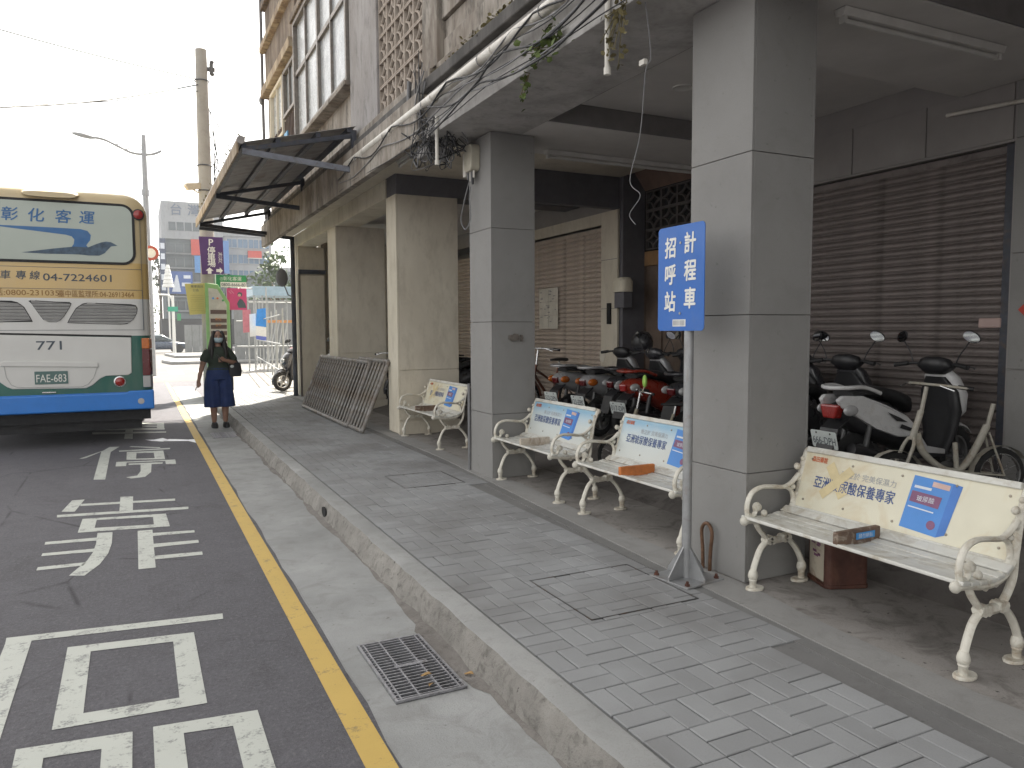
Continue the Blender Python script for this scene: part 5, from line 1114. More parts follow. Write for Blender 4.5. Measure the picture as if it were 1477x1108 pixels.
    if basket:
        bk = MB(); cx = head[0] + .14
        for z, hw in ((.7, .1), (.77, .115), (.84, .13), (.91, .145)): bk.tube([(cx - hw * .8, -hw, z), (cx + hw * .8, -hw, z), (cx + hw * .8, hw, z), (cx - hw * .8, hw, z)], .006, 5, closed=True)
        for k in range(7):
            u = -1 + 2 * k / 6
            for s in (-1, 1): bk.tube([(cx + s * .08, u * .1, .7), (cx + s * .116, u * .145, .91)], .004, 4); bk.tube([(cx + u * .08, s * .1, .7), (cx + u * .116, s * .145, .91)], .004, 4)
        bk.box(cx - .08, cx + .08, -.1, .1, .695, .705); bk.build('basket', basket, t)
    return t
BIKEW = mat('dirty_white_bike_paint', (.42, .4, .34), .45, var=.12, scale=14, dirt=(.28, .19, .11), dirt_amt=.35); BIKEC = mat('copper_bike_paint', (.16, .07, .045), .4, .3, .15); BIKEK = mat('black_bike_paint', (.03, .03, .03), .45, var=.1); BASKB = mat('brown_basket', (.1, .06, .04), .7, var=.2)
cycle('dirty white folding bicycle without saddle behind the nearest bench', (5.30, 3.5, FZ - .02), R(166), BIKEW, .23, .9, fold=True).scale = (1, 1, .87)
cycle('dark copper bicycle beside the second grey pillar in front of the tan shutter', (5.1, 9.15, FZ), R(200), BIKEC)
cycle('black bicycle with brown basket behind the pipe barriers', (3.95, 12.7, .2), R(-112), BIKEK, basket=BASKB)
eb = cycle('small cream bicycle with a lime mirror behind the second bench', (4.45, 5.84, .2), R(150), mat('cream_bike_paint', (.3, .27, .2), .5), .24, .95); eb.scale = (.8, .8, .8)
b = MB(); b.tube([(.22, .2, 1.02), (.2, .24, 1.1)], .007, 6); mm = b.build('mirror', CREAM, eb); b = MB(); b.ball((.2, .25, 1.15), (.03, .065, .075), 12, 8); b.build('mirror_housing', LGREEN, mm, smooth=80)
# ------------------------------------------------------------------ woman waiting
SKIN = mat('skin', (.33, .19, .135), .5, var=.08, scale=9); HAIR = mat('black_hair', (.016, .013, .012), .45, var=.3, scale=60, streak=True); TEE = mat('dark_green_tee', (.035, .05, .035), .85, var=.15, scale=8, bump=.2, bscale=40); DENIM = mat('navy_culottes', (.02, .04, .13), .85, var=.2, scale=7, bump=.2, bscale=25); SHOE = mat('black_shoe', (.012, .012, .012), .6, var=.1); MASK = mat('pale_blue_mask', (.45, .58, .64), .7, var=.05); EYE = mat('dark_eye', (.02, .015, .012), .3, var=0); BAGM = mat('black_bag', (.015, .015, .017), .6, var=.15)
wm = thing('person', 'woman in green tee, navy culottes and face mask standing beside the bus', 'person', (1.17, 13.4, .007), R(4))
def remesh(o, v, sm=3):
    r = o.modifiers.new('remesh', 'REMESH'); r.mode = 'VOXEL'; r.voxel_size = v; r.use_smooth_shade = True; s = o.modifiers.new('smooth', 'SMOOTH'); s.iterations = sm; s.factor = .5
def limb(b, pts, rs, n=10): b.tube(spline(pts, 4), [r for i in range(len(rs) - 1) for r in [rs[i] + (rs[i + 1] - rs[i]) * k / 4 for k in range(4)]] + [rs[-1]], n)
b = MB()
b.loft([ellipse((0, 0, .80), .12, .085, 16), ellipse((0, 0, .9), .155, .1, 16), ellipse((0, 0, 1.02), .135, .095, 16), ellipse((0, -.01, 1.16), .155, .11, 16), ellipse((0, 0, 1.27), .16, .09, 16), ellipse((0, .005, 1.335), .09, .06, 16)])
limb(b, [(0, .0, 1.3), (0, -.002, 1.36), (0, -.008, 1.42)], [.06, .05, .05])
# head: cranium, jaw, nose, ears
b.ball((0, -.005, 1.505), (.075, .095, .1), 16, 12); b.ball((0, -.035, 1.455), (.056, .06, .062), 14, 10); b.ball((0, -.1, 1.48), (.013, .02, .02), 8, 6)
for s in (-1, 1): b.ball((s * .075, .005, 1.485), (.012, .022, .03), 8, 6)
for s in (-1, 1):
    limb(b, [(s * .085, 0, .84), (s * .09, -.005, .62), (s * .088, 0, .45), (s * .09, .015, .3), (s * .088, .012, .09)], [.09, .08, .06, .058, .036]); limb(b, [(s * .088, .03, .05), (s * .092, -.05, .04), (s * .095, -.12, .03)], [.04, .036, .028])
limb(b, [(-.15, 0, 1.285), (-.2, .01, 1.18), (-.245, .015, 1.04)], [.06, .052, .044]); limb(b, [(-.245, .015, 1.04), (-.285, -.02, .92), (-.315, -.06, .81)], [.043, .036, .026])
limb(b, [(.15, 0, 1.285), (.215, .02, 1.18), (.265, .02, 1.06)], [.06, .052, .045]); limb(b, [(.265, .02, 1.06), (.19, -.1, 1.085), (.09, -.17, 1.115)], [.044, .037, .027])
# hands
limb(b, [(-.315, -.06, .81), (-.325, -.07, .775), (-.33, -.075, .74)], [.026, .032, .028])
for i, (dx, dy, L) in enumerate(((-.022, -.012, .058), (-.012, -.022, .066), (.002, -.026, .062), (.014, -.022, .05))):
    limb(b, [(-.33 + dx, -.075 + dy * .6, .745), (-.333 + dx, -.085 + dy, .745 - L * .6), (-.328 + dx * .9, -.078 + dy, .745 - L)], [.0105, .0095, .008], 8)
limb(b, [(-.312, -.075, .77), (-.3, -.1, .735), (-.305, -.11, .705)], [.012, .011, .009], 8)
limb(b, [(.09, -.17, 1.115), (.06, -.185, 1.125), (.03, -.195, 1.13)], [.027, .033, .028])
for i in range(4):
    z = 1.155 - i * .02; limb(b, [(.035, -.205, z), (-.005, -.228, z + .004), (-.03, -.215, z + .002)], [.0105, .0095, .008], 8)
limb(b, [(.06, -.2, 1.15), (.035, -.225, 1.172), (.01, -.232, 1.178)], [.012, .011, .009], 8)
body = b.build('body', SKIN, wm); remesh(body, .0065, 2)
for s in (-1, 1):
    b = MB(); b.ball((s * .03, -.092, 1.505), (.012, .006, .006), 8, 6); b.build('eye', EYE, wm, smooth=80); b = MB(); b.tube([(s * .014, -.098, 1.523), (s * .032, -.097, 1.528), (s * .05, -.086, 1.522)], .0035, 5); b.build('eyebrow', HAIR, wm)
b = MB(); b.loft([[(x * w, -.055 - .052 * math.sqrt(max(0, 1 - x * x * .85)) - d, z) for x in [-1 + 2 * k / 10 for k in range(11)]] for z, w, d in ((1.49, .066, .0), (1.475, .07, .012), (1.455, .07, .014), (1.43, .064, .006), (1.405, .05, -.012))], cap=False, closed=False); o = b.build('face_mask', MASK, wm, smooth=80); so = o.modifiers.new('t', 'SOLIDIFY'); so.thickness = .004
b = MB(); b.ball((0, .02, 1.525), (.09, .092, .095), 16, 12)
for s in (-1, 1):
    limb(b, [(s * .05, -.03, 1.6), (s * .085, -.045, 1.5), (s * .095, -.05, 1.38), (s * .11, -.085, 1.25), (s * .105, -.1, 1.13)], [.03, .03, .036, .036, .016]); limb(b, [(s * .06, .03, 1.5), (s * .1, .0, 1.38), (s * .13, -.03, 1.27), (s * .12, -.05, 1.12)], [.05, .045, .04, .016])
limb(b, [(0, .07, 1.5), (0, .09, 1.35), (0, .1, 1.2), (0, .1, 1.08)], [.08, .08, .07, .03])
o = b.build('hair', HAIR, wm); remesh(o, .011, 2)
b = MB(); b.loft([ellipse((0, 0, .955), .192, .14, 20), ellipse((0, 0, 1.03), .155, .115, 20), ellipse((0, -.012, 1.16), .172, .13, 20), ellipse((0, -.005, 1.25), .172, .115, 20), ellipse((0, .0, 1.315), .13, .085, 20), ellipse((0, .0, 1.345), .08, .062, 20)])
limb(b, [(-.14, 0, 1.285), (-.2, .01, 1.19), (-.232, .013, 1.1)], [.065, .066, .066]); limb(b, [(.14, 0, 1.285), (.21, .015, 1.19), (.25, .02, 1.1)], [.065, .066, .066])
o = b.build('tee_shirt', TEE, wm); remesh(o, .011, 2)
b = MB(); n = 28
def leg_ring(s, z, rx, ry): return [(s * .105 + (rx + .012 * math.sin(5 * a + z * 9)) * math.cos(a), .0 + (ry + .01 * math.sin(6 * a)) * math.sin(a), z) for a in [2 * PI * k / n for k in range(n)]]
for s in (-1, 1): b.loft([leg_ring(s, z, rx, ry) for z, rx, ry in ((.9, .085, .11), (.75, .115, .135), (.6, .122, .14), (.45, .13, .148), (.345, .138, .155))])
b.loft([ellipse((0, 0, .80), .205, .15, 24), ellipse((0, 0, .9), .2, .148, 24), ellipse((0, 0, 1.0), .172, .128, 24)]); o = b.build('culottes', DENIM, wm); remesh(o, .011, 2)
for s in (-1, 1):
    b = MB(); b.loft([ellipse((s * .09, -.035, z), rx, ry, 16, 2.6) for z, rx, ry in ((.0, .046, .13), (.03, .05, .132), (.06, .044, .112), (.085, .038, .075))]); b.build('shoe', SHOE, wm, smooth=60)
# held and carried things
t = thing('handbag', 'black shoulder bag on the waiting woman\'s arm', 'bag', (1.17 + .25, 13.37, .87), R(4))
b = MB(); b.loft([ellipse((0, 0, -.02), .1, .05, 16, 3), ellipse((0, 0, .06), .115, .065, 16, 3), ellipse((0, 0, .18), .1, .055, 16, 3), ellipse((0, 0, .21), .08, .03, 16, 3)]); b.build('pouch', BAGM, t, smooth=60); b = MB(); b.tube(spline([(-.07, 0, .2), (-.1, .0, .35), (-.1, .02, .46), (-.02, .06, .4), (.06, .03, .2)], 5), .011, 6); b.build('strap', BAGM, t, smooth=60); b = MB(); b.ball((-.05, -.06, .15), (.03, .012, .025)); b.build('tissue', PLATEW, t)
o = MB().prism(rrect(-.037, .037, -.075, .075, .01, 3), -.004, .004).build('phone', SBLACK, M=Matrix.Translation((1.17 + .0, 13.4 - .225, 1.165)) @ Euler((R(55), 0, R(75))).to_matrix().to_4x4()); tag(o, 'dark phone held up in the woman\'s hand', 'phone')
o = MB().box(-.006, .006, -.02, .02, -.09, .0).build('paper_slip', PAPER, M=Matrix.Translation((1.17 - .34, 13.4 - .11, .72)) @ Euler((0, R(25), 0)).to_matrix().to_4x4()); tag(o, 'white paper slip in the woman\'s lowered hand', 'paper slip')
# ------------------------------------------------------------------ beyond the arcade
POLEC = m_concrete('pole_concrete', (.3, .29, .27), (.38, .37, .34), (.22, .2, .17), .4)
t = thing('utility_pole', 'tall round concrete utility pole beside the bus stop', 'utility pole', (1.58, 20.0, 0))
b = MB(); b.tube([(0, 0, 0), (0, 0, 4), (-.0, 0, 8.34)], [.19, .165, .13], 16); b.build('pole', POLEC, t, smooth=60)
for z in (7.6, 5.6, 5.0, 4.2):
    b = MB(); b.tube([(.165 * math.cos(a), .165 * math.sin(a), z) for a in [k * PI / 8 for k in range(16)]], .014, 5, closed=True); b.build('band', DKSTEEL, t)
b = MB(); b.box(.1, .3, -.03, .03, 7.86, 7.95); b.box(.18, .26, -.06, .06, 7.8, 8.05); b.ball((.24, 0, 8.08), .05); b.ball((.24, 0, 7.8), .05); b.build('insulator', ENG, t)
for i in range(5):
    b = MB(); b.tube(spline([(.15, -.05, 6.9 - i * .3), (.24 + .03 * i, -.06, 6.2 - .2 * i), (.2, -.05, 5.2), (.3 + .1 * (i % 3), -.1, 4.6 - .1 * i)], 5), .011, 5); b.build('cable', BLACKC, t)
b = MB(); b.tube(spline([(.12, 0, 7.0), (.5, -.6, 6.0), (.6, -2.0, 5.0), (.7, -2.6, 4.6)], 6), .012, 5); b.build('drop_cable', BLACKC, t)
t = thing('street_camera', 'beige traffic camera on a bracket on the utility pole', 'camera', (1.3, 19.9, 5.08)); b = MB(); b.M = Euler((0, R(-6), R(20))).to_matrix().to_4x4(); b.prism([(-.2, .0), (-.14, -.1), (.16, -.06), (.18, .08), (-.18, .06)], -.07, .07, 'y'); b.build('housing', mat('beige_camera', (.5, .44, .34), .5), t); b = MB(); b.tube([(.0, 0, -.08), (.1, 0, -.14), (.2, 0.05, -.12)], .02, 6); b.build('bracket', PVC, t)
for i, (a, c, lb) in enumerate((((1.5, 19.95, 7.62), (-6.0, 16.0, 7.7), 'upper overhead wire running left from the utility pole'), ((1.5, 19.95, 7.5), (-5, 9.0, 3.6), 'thick overhead wire dropping left over the bus'), ((1.5, 19.95, 7.35), (-5.05, 9.0, 3.85), 'thin overhead wire beside the thick one'), ((.2, 17.0, 5.3), (-5, 9.0, 3.2), 'faint lowest overhead wire above the bus'))):
    a = Vector(a); c = Vector(c); t = thing('overhead_wire', lb, 'wire', tuple(a)); pts = [(a + (c - a) * (k / 14)) - a + Vector((0, 0, -.5 * math.sin(PI * k / 14) * (.35 if i == 0 else .8))) for k in range(15)]
    b = MB(); b.tube(pts, (.012, .016, .009, .006)[i], 5); b.build('wire', BLACKC if i != 3 else GREYC, t)
# street lamp
LMET = mat('grey_lamp_metal', (.3, .31, .32), .5, .4, .1)
t = thing('street_lamp', 'tall grey street lamp with a curved arm rising behind the bus', 'street lamp', (.4, 30, 0)); b = MB(); b.tube([(0, 0, 0), (0, 0, 6.5), (0, 0, 8.49)], [.13, .1, .075], 12); b.tube([(0, 0, 6.4), (0, 0, 6.6)], .13, 12); b.build('pole', LMET, t, smooth=60)
b = MB(); b.tube(spline([(.56, 0, 8.0), (.2, 0, 7.84), (-.35, 0, 7.84), (-.75, 0, 8.0), (-1.2, 0, 8.2), (-1.6, 0, 8.26)], 6), .045, 8); b.build('arm', LMET, t, smooth=60); b = MB(); b.tube([(0, 0, 8.12), (-.92, 0, 8.1)], .016, 6); b.tube([(0, 0, 7.98), (-.66, 0, 7.96)], .016, 6); b.build('stay', LMET, t)
b = MB(); b.loft([ellipse((x, 0, z), ry, rz, 12, 2, 'yz') for x, z, ry, rz in ((-1.5, 8.24, .05, .04), (-1.65, 8.25, .13, .07), (-1.9, 8.29, .16, .08), (-2.1, 8.32, .1, .05), (-2.2, 8.33, .03, .02))]); b.build('lamp_head', LMET, t, smooth=60)
# bus stop sign cluster
PURP = mat('purple_sign', (.075, .03, .13), .5, var=.08); YELP = mat('yellow_poster', (.55, .5, .18), .7, var=.1, scale=4); GRNF = mat('light_green_frame', (.2, .38, .15), .5, var=.1); GRNS = mat('green_sign', (.03, .25, .09), .5, var=.08); PINK = mat('pink_poster', (.5, .06, .18), .6, var=.08); BRNS = mat('brown_panel', (.08, .05, .04), .6, var=.15)
t = thing('parking_sign', 'purple parking sign with white arrows on the utility pole', 'sign', (1.64, 19.7, 2.97)); b = MB(); b.prism([(-.27, .9), (.27, .9), (.28, .03), (-.22, .0)], -.02, .02, 'y'); b.build('plate', PURP, t)
def tf(s, size, m, x, z, par, y=-.024, **k): return text(s, size, m, frame_M((x, y, z), (1, 0, 0), (0, 0, 1)), par, **k)
tf('P', .22, SIGNW, -.0, .77, t, bold=.02)
for i, ch in enumerate('停車場'): tf(ch, .19, SIGNW, .0, .58 - i * .155, t, bold=.02)
for i, ch in enumerate('36公尺' if False else ('36', '公', '尺')): tf(ch, .1, SIGNW, .2, .5 - i * .09, t)
b = MB(); b.poly([(-.05 + x, -.024, .02 + z) for x, z in ((-.04, 0), (.04, 0), (.04, .07), (.09, .07), (0, .15), (-.09, .07), (-.04, .07))]); b.poly([(.17 + x, -.024, .1 + z) for x, z in ((-.07, -.035), (.01, -.035), (.01, -.08), (.08, 0), (.01, .08), (.01, .035), (-.07, .035))]); b.build('arrows', SIGNW, t)
t = thing('yellow_notice', 'yellow notice sheet fixed left of the bus stop stand', 'notice', (1.32, 19.75, 2.0)); b = MB(); b.prism([(-.29, .74), (.25, .77), (.26, .04), (-.2, .0)], -.012, .012, 'y'); b.build('sheet', YELP, t); tf('乘車資訊', .07, BDK, -.02, .68, t, -.016); tf('公告', .07, BDK, -.05, .59, t, -.016)
b = MB()
for i in range(9): b.box(-.17, .12, -.0155, -.0135, .1 + i * .045, .106 + i * .045)
b.build('print', mat('olive_print', (.35, .3, .1), .7), t); b = MB(); b.tube([(.2, .03, -1.9), (.2, .03, .1)], .025, 8); b.build('post', DKSTEEL, t)
t = thing('bus_stop_stand', 'light green bus stop stand with brown timetable panels behind the woman', 'bus stop', (1.74, 20.2 - .55, .148))
b = MB(); b.prism([(-.27, 0), (.27, 0), (.27, 2.15), (.02, 2.58), (-.27, 2.62)], -.06, .06, 'y'); b.build('frame', GRNF, t, bevel=.01); b = MB(); b.prism([(-.2, .1), (.2, .1), (.2, 2.1), (.0, 2.47), (-.2, 2.5)], -.066, -.06, 'y'); b.build('face', mat('grey_face', (.4, .4, .36), .6), t)
for i in range(8):
    b = MB(); z = 1.97 - i * .15 - (.06 if i else 0); b.box(-.17, .19, -.078, -.067, z - .095, z); b.build('timetable_panel', BRNS, t)
for i, z in enumerate((1.74, 1.6)): tf(('彰化', '台中')[i], .07, mat('orange_print', (.5, .2, .05), .6), .0, z + .01, t, -.08)
for i, (x, m_) in enumerate(((-.1, BLUEB), (0, REDP), (.12, GRNS))): b = MB(); b.lathe([(.001, 0), (.025, 0)], 10, frame_M((x, -.068, 2.25 - .05 * (i == 2)), (1, 0, 0), (0, 0, 1))); b.build('emblem', m_, t)
t = thing('taxi_phone_board', 'green taxi board with white phone number strip above the pink poster', 'sign', (2.1, 19.85, 2.68)); b = MB(); b.box(-.36, .34, -.02, .02, .0, .3); b.build('plate', GRNS, t); b = MB(); b.box(-.26, .34, -.026, -.021, .0, .13); b.build('white_strip', SIGNW, t); textw('0800-6666-80', .56, .11, BDK, frame_M((.04, -.029, .065), (1, 0, 0), (0, 0, 1)), t, bold=.01); textw('⊙彰化客運', .5, .11, SIGNW, frame_M((-.02, -.024, .215), (1, 0, 0), (0, 0, 1)), t)
t = thing('pink_poster', 'pink poster with a dark haired figure beside the bus stop', 'poster', (2.22, 19.85, 2.13)); b = MB(); b.box(-.24, .22, -.02, .02, 0, .53); b.build('board', PINK, t)
b = MB(); b.prism([(.02, .05), (.2, .05), (.18, .16), (.12, .25), (.06, .28), (.02, .22), (-.01, .15)], -.023, -.021, 'y'); b.lathe([(.001, 0), (.058, 0)], 16, frame_M((.06, -.0225, .38), (1, 0, 0), (0, 0, 1))); b.build('figure', BDK, t); b = MB(); b.lathe([(.001, 0), (.036, 0)], 14, frame_M((.05, -.0245, .36), (1, 0, 0), (0, 0, 1))); b.build('face', mat('printed_face', (.5, .34, .27), .7), t); b = MB(); b.beam((-.2, -.022, .46), (-.14, -.022, .4), .003, .02, up=(0, 1, 0)); b.beam((-.15, -.022, .48), (-.08, -.022, .4), .003, .02, up=(0, 1, 0)); b.build('print', SIGNW, t)
t = thing('sign_post', 'steel post carrying the green board and pink poster', 'post', (2.05, 19.92, 0)); b = MB(); b.tube([(0, 0, 0), (0, 0, 3.0)], .035, 10); b.build('post', DKSTEEL, t, smooth=60)
# fenced lot past the building
FENCE = mat('galvanised_fence_pipe', (.36, .37, .36), .5, .4, .1); HOARD = m_plaster('grey_hoarding', (.19, .2, .2), (.25, .26, .26), (.24, .24, .23), .3, .3)
t = thing('pipe_fence', 'galvanised pipe fence frame round the vacant lot', 'fence', (3.6, 24, .148))
for i in range(7):
    b = MB(); y = -2 + i * 2.0; x = .05 + i * .15; b.tube([(x, y, 0), (x, y, 2.1 + .9 * (i > 2))], .024, 8); b.build('post', FENCE, t)
for z in (.35, 1.1, 1.9):
    b = MB(); b.tube([(-.1, -2.5, z), (1.0, 10.5, z)], .02, 8); b.build('rail', FENCE, t)
for i in range(5):
    b = MB(); b.tube([(.05 + i * .2, -1 + i * 2, .1), (.5 + i * .2, -.2 + i * 2, 1.8)], .018, 6); b.build('brace', FENCE, t)
t = thing('scaffold_frame', 'open steel scaffold with blue roof sheets in the vacant lot', 'scaffold', (4.7, 30, .0))
for x in (-.75, .0, .75, 1.6):
    for y in (0, 1.8): b = MB(); b.tube([(x, y, 0), (x, y, 3.35)], .03, 8); b.build('upright', FENCE, t)
for z in (1.0, 2.0, 2.75, 3.2):
    for y in (0, 1.8): b = MB(); b.tube([(-1.2, y, z), (2.4, y, z)], .025, 8); b.build('ledger', FENCE, t)
b = MB(); b.box(-.8, 1.9, -.1, 1.9, 2.95, 3.3); b.build('roof_sheet', mat('pale_blue_sheet', (.3, .42, .5), .4, var=.1), t); b = MB(); b.box(-.4, 2.4, -.06, -.03, 1.92, 2.02); b.build('orange_band', mat('orange_band', (.6, .27, .08), .6), t)
for i, (x, y, z, w, h, m_, lb) in enumerate(((3.55, 29.0, 1.55, .28, .85, mat('pale_pink_banner', (.5, .17, .2), .7), 'pale pink banner hung on the lot fence'), (3.75, 29.0, 1.4, .22, .85, SIGNW, 'white banner beside the blue banner on the lot fence'), (4.02, 28.8, 1.25, .42, 1.2, None, 'blue and white banner hung on the lot fence'))):
    t = thing('banner', lb, 'banner', (x, y, z), R(6), 'banners on the lot fence')
    if m_: b = MB(); b.prism([(-w / 2, 0), (w / 2, .02), (w / 2, h), (-w / 2, h - .03)], -.006, .006, 'y'); b.build('cloth', m_, t)
    else:
        b = MB(); b.prism([(-.2, .55), (.18, .5), (.22, 1.2), (-.14, 1.15)], -.006, .006, 'y'); b.build('cloth', mat('banner_blue', (.03, .24, .65), .6), t); b = MB(); b.prism([(-.2, .2), (.17, .15), (.18, .495), (-.2, .545)], -.006, .006, 'y'); b.build('white_field', SIGNW, t); b = MB(); b.prism([(-.19, .06), (.16, .0), (.17, .145), (-.2, .195)], -.006, .006, 'y'); b.build('lower_band', mat('banner_violet', (.12, .16, .5), .6), t); text('折扣', .16, mat('banner_print', (.1, .2, .45), .6), frame_M((-.01, -.009, .33), (1, 0, 0), (0, 0, 1)), t) if False else None
for (x0, x1, y, h, lb) in ((4.4, 8.6, 41, 3.2, 'long grey metal hoarding beyond the vacant lot'), (3.1, 4.7, 62, 2.1, 'low pale wall across the junction')):
    t = thing('hoarding', lb, 'hoarding', ((x0 + x1) / 2, y, 0), 0); w = (x1 - x0) / 2; n = int(w * 2 / .5)
    for i in range(n): b = MB(); a = -w + 2 * w * i / n; b.box(a, a + 2 * w / n - .02, -.03 + .02 * (i % 2), .03, 0, h); b.build('panel', HOARD, t)
# far buildings
def building(label, x0, x1, y0, d, H, wall, floors, bays, gl, x_in=.35, frame=None, z_base=3.6, name='building'):
    t = thing(name, label, 'building', ((x0 + x1) / 2, y0, 0)); w = (x1 - x0) / 2
    b = MB(); b.box(-w, w, 0, d, 0, H); b.build('walls', wall, t); b = MB(); b.box(-w - .15, w + .15, -.15, d + .15, H, H + .5); b.build('parapet', wall, t); fh = (H - z_base) / floors
    b = MB(); b.box(-w * .94, w * .94, -.06, .02, .1, z_base - .6); b.build('shopfront', SBLACK, t)
    for f in range(floors):
        for k in range(bays):
            bw = 2 * w * .92 / bays; xa = -w * .92 + k * bw + bw * .06; b = MB(); b.box(xa, xa + bw * .88, -.03, .03, z_base + f * fh + fh * .28, z_base + f * fh + fh * .82); wi = b.build('window', gl, t)
            b = MB(); b.box(xa + bw * .42, xa + bw * .46, -.06, -.031, z_base + f * fh + fh * .28, z_base + f * fh + fh * .82); b.box(xa - .05, xa + bw * .93, -.1, -.031, z_base + f * fh + fh * .22, z_base + f * fh + fh * .275); b.build('frame', wall, wi)
    return t
TILEW = m_plaster('pale_tile_wall', (.27, .285, .3), (.34, .355, .37), (.33, .33, .32), .3, .3, .3); TILEG = m_plaster('grey_green_tile_wall', (.1, .13, .14), (.16, .19, .2), (.15, .16, .16), .4, .3, .3); GLB = mat('blue_glass', (.06, .13, .22), .15, var=.15, scale=.5); GLD = mat('dark_glass', (.05, .07, .08), .15, var=.2, scale=.6)
t = thing('corner_building', 'pale tiled building with large rooftop characters across the junction', 'building', (5.6, 90, 0))
b = MB(); b.box(-3.0, 3.2, 0, 12, 11.6, 15.6); b.build('upper_walls', TILEW, t); b = MB(); b.box(-2.8, 3.2, .3, 12, 3.0, 11.6); b.build('walls', TILEG, t); b = MB(); b.box(-3.3, 3.2, .5, 12, 0, 3.0); b.build('shopfront', SBLACK, t)
b = MB(); b.box(-2.4, 2.2, -.05, .0, 12.5, 13.4); w_ = b.build('window_band', GLD, t)
for k in range(6): b = MB(); b.box(-2.4 + k * .8, -2.32 + k * .8, -.1, -.05, 12.5, 13.4); b.build('mullion', TILEW, w_)
for f in range(5):
    b = MB(); z = 4.0 + f * 1.55; b.box(-2.7, 3.1, .22, .3, z, z + .9); w_ = b.build('window_band', GLD, t)
    for k in range(7): b = MB(); b.box(-2.6 + k * .85, -2.5 + k * .85, .17, .22, z, z + .9); b.build('mullion', TILEG, w_)
    b = MB(); b.box(-2.8, 3.2, -.0, .3, z - .22, z - .1); b.build('ledge', TILEW, t)
for i, ch in enumerate('台灣'): text(ch, 1.3, mat('blue_grey_letter', (.12, .15, .2), .6), frame_M((-1.5 + i * 1.75, -.08, 14.75), (1, 0, 0), (0, 0, 1)), t, name='roof_character', bold=.02)
b = MB(); b.box(-3.3, -2.7, -.9, -.2, 5.6, 11.5); vs = b.build('vertical_sign', mat('dark_blue_sign', (.03, .05, .1), .5, var=.2), t); 
for i in range(5): b = MB(); b.box(-3.2, -2.8, -.95, -.9, 6.0 + i * 1.1, 6.6 + i * 1.1); b.build('sign_print', PALEP, vs)
b = MB(); b.box(-2.7, -.1, -.2, .15, 5.7, 8.1); bs = b.build('blue_billboard', mat('billboard_blue', (.035, .1, .32), .5, var=.1), t); b = MB(); b.prism([(-2.2, 5.9), (-1.3, 5.9), (-1.6, 7.7), (-1.75, 7.7)], -.26, -.2, 'y'); b.build('billboard_print', PALEP, bs); textw('台中大飯店', 1.2, .5, PALEP, frame_M((-.8, -.25, 7.6), (1, 0, 0), (0, 0, 1)), bs) if False else None
b = MB(); b.box(-1.0, -.3, -.26, -.2, 7.35, 7.7); b.box(-1.2, -.3, -.26, -.2, 6.5, 6.9); b.build('billboard_print', PALEP, bs)
for (x0, x1, z0, z1, m_) in ((-.15, .75, 9.9, 11.6, RED), (.15, .95, 8.0, 9.85, mat('sign_blue', (.06, .22, .5), .5)), (3.0, 3.7, 8.0, 11.6, mat('sign_blue2', (.05, .17, .42), .5))): b = MB(); b.box(x0, x1, -.35, -.1, z0, z1); b.build('banner_sign', m_, t)
building('blue glass office building right of the pale tiled one', 9.1, 14.2, 92, 12, 12.4, TILEW, 5, 4, GLB)
building('grey block left of the junction behind the bus', -9, 1.8, 104, 12, 9.2, TILEW, 3, 4, GLD)
building('plain low grey house behind the vacant lot', 9.5, 19, 70, 10, 6.4, TILEG, 2, 4, GLD)
building('pale apartment house far behind the lot', 15.0, 27, 110, 10, 10, TILEW, 4, 5, GLD)
t = thing('red_shop_sign', 'red box sign on the glass office building', 'sign', (12.3, 91.7, 10.0)); b = MB(); b.box(-.75, .75, -.2, .25, 0, .8); b.build('panel', RED, t, bevel=.03); b = MB(); b.box(-.8, .8, -.22, -.0, -.08, -.01); b.build('frame', SIGNW, t)
t = thing('traffic_gantry', 'pale curved pole with green road signs across the junction', 'sign gantry', (2.3, 60, 0)); b = MB(); b.tube([(0, 0, 0), (0, 0, 4.2)], [.12, .09], 10); b.tube(spline([(0, 0, 3.6), (-.15, 0, 4.1), (-.6, 0, 4.25), (-2.6, 0, 4.2)], 5), .06, 8); b.build('pole', SIGNW, t, smooth=60); b = MB(); b.box(-.35, .32, -.1, -.05, 3.05, 3.4); b.build('green_sign', mat('road_sign_green', (.01, .3, .18), .5), t); b = MB(); b.box(.25, .5, -.1, -.05, 2.4, 2.9); b.build('small_green_sign', GRNS, t)
t = thing('street_mast', 'ribbed pale cone on a mast behind the road sign', 'mast', (2.55, 75, 0)); b = MB(); b.tube([(0, 0, 0), (0, 0, 6.0)], .07, 8); b.build('mast', SIGNW, t)
for i in range(6): b = MB(); b.lathe([(.5 - .06 * i, 0), (.42 - .06 * i, .3)], 12, Matrix.Translation((0, 0, 5.6 + i * .34))); b.build('ring', SIGNW, t)
# parked dark car, people far off
t = thing('car', 'dark blue car parked across the junction', 'car', (1.3, 63, 0), R(8)); CARP = mat('dark_blue_car', (.03, .05, .09), .25, var=.05, coat=.6)
b = MB(); b.loft(sect([(-2.1, .35, .75, .6), (-1.9, .28, .85, .8), (-.8, .25, .92, .86), (.9, .25, .9, .86), (1.9, .28, .75, .78), (2.15, .35, .65, .6)], 16, 4)); b.build('body', CARP, t, smooth=50); b = MB(); b.loft(sect([(-1.6, .8, .9, .6), (-1.0, .8, 1.35, .66), (.2, .8, 1.42, .68), (1.0, .8, .92, .68)], 16, 4)); b.build('cabin', GLD, t, smooth=50)
for x in (-1.3, 1.3):
    for s in (-1, 1): b = MB(); b.lathe([(.001, .1), (.2, .1), (.32, .08), (.32, -.08)], 16, frame_M((x, s * .8, .32), (1, 0, 0), (0, 0, 1))); b.build('wheel', TYRE, t)
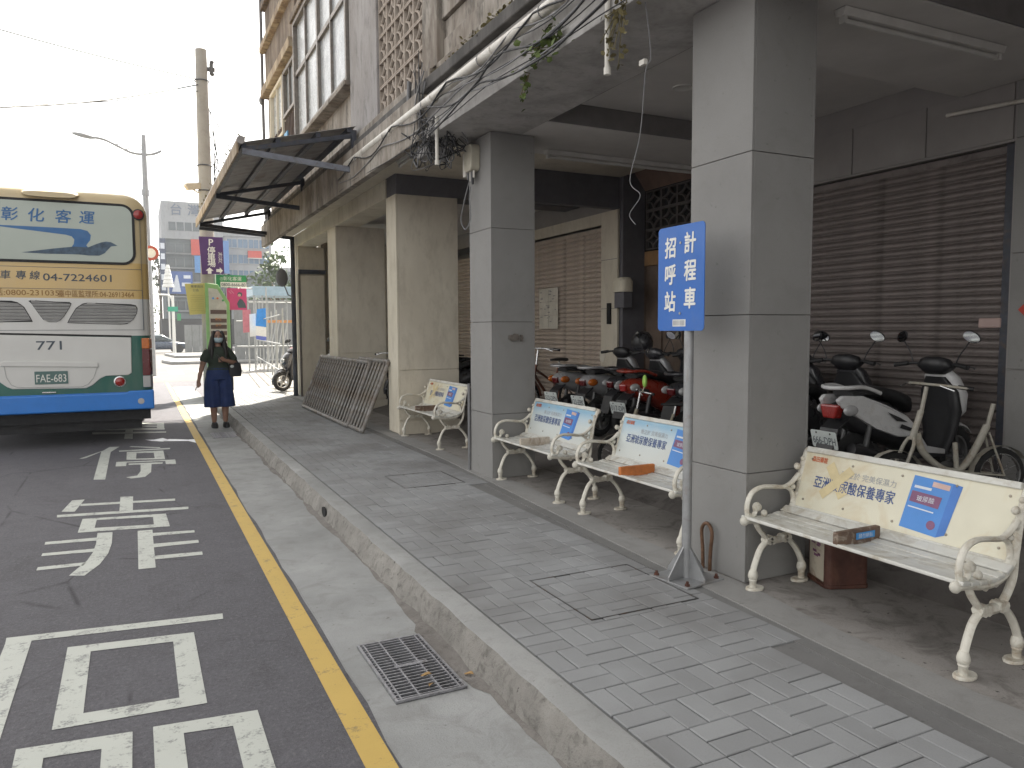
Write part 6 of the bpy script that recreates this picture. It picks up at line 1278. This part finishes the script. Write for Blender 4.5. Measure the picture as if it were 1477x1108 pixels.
# street trees
BARK = mat('bark', (.13, .1, .07), .9, var=.25, scale=12)
def tree(label, loc, h, r, seed, n=900, leaf=LEAF):
    t = thing('tree', label, 'tree', loc); rg = random.Random(seed); b = MB(); b.tube([(0, 0, 0), (.1, 0, h * .35), (0, .1, h * .7)], [.22, .16, .06], 8)
    for i in range(7):
        a = i * 2.4; b.tube([(.05, 0, h * (.35 + .04 * i)), (r * .6 * math.cos(a), r * .6 * math.sin(a), h * (.6 + .05 * i))], [.08, .02], 6)
    b.build('trunk', BARK, t, smooth=60); lv = MB(); cl = [(rg.gauss(0, r * .45), rg.gauss(0, r * .45), h * .72 + rg.gauss(0, h * .13), rg.uniform(.35, .6) * r * .7) for _ in range(11)]
    for i in range(n):
        c = rg.choice(cl); s = rg.uniform(.09, .2); p = [rg.gauss(0, c[3] * .5) for _ in range(3)]
        lv.M = Matrix.Translation((c[0] + p[0], c[1] + p[1], c[2] + p[2])) @ Euler((rg.uniform(-1.3, 1.3), rg.uniform(-1.3, 1.3), rg.uniform(0, 6))).to_matrix().to_4x4(); lv.add([(-s, 0, 0), (0, -s * .5, 0), (s, 0, 0), (0, s * .5, 0)], [(0, 1, 2, 3)])
    lv.build('crown', leaf, t, flip=False)
LEAFT = mat('tree_leaf', (.06, .1, .03), .6, var=.4, scale=3)
tree('leafy tree in the vacant lot behind the scaffold', (7.4, 46, 0), 5.5, 1.9, 5, 1300, LEAFT); tree('green tree in front of the low grey house', (11.5, 60, 0), 6, 2.4, 8, 1300, LEAFT); tree('slim palm-green tree beside the pale corner building', (2.35, 97, 0), 13.0, 1.0, 12, 500, LEAFT)
tree('dark green tree far left of the junction', (-1.0, 85, 0), 5.0, 2.0, 15, 900, LEAFT)
# ------------------------------------------------------------------ bright humid air towards the sun
hz = MB(); hz.box(-380, 380, -55, 480, -1, 45)
hm = bpy.data.materials.new('haze_air'); hm.use_nodes = True; _h = hm.node_tree; _h.nodes.clear()
_ho = _h.nodes.new('ShaderNodeOutputMaterial'); _hv = _h.nodes.new('ShaderNodeVolumePrincipled'); _hv.inputs['Density'].default_value = .0009; _hv.inputs['Color'].default_value = (.92, .95, 1, 1); _hv.inputs['Anisotropy'].default_value = .35
_h.links.new(_hv.outputs[0], _ho.inputs['Volume'])
o = hz.build('haze', hm); tag(o, kind='stuff')
scene.cycles.volume_bounces = 0; scene.cycles.volume_max_steps = 32
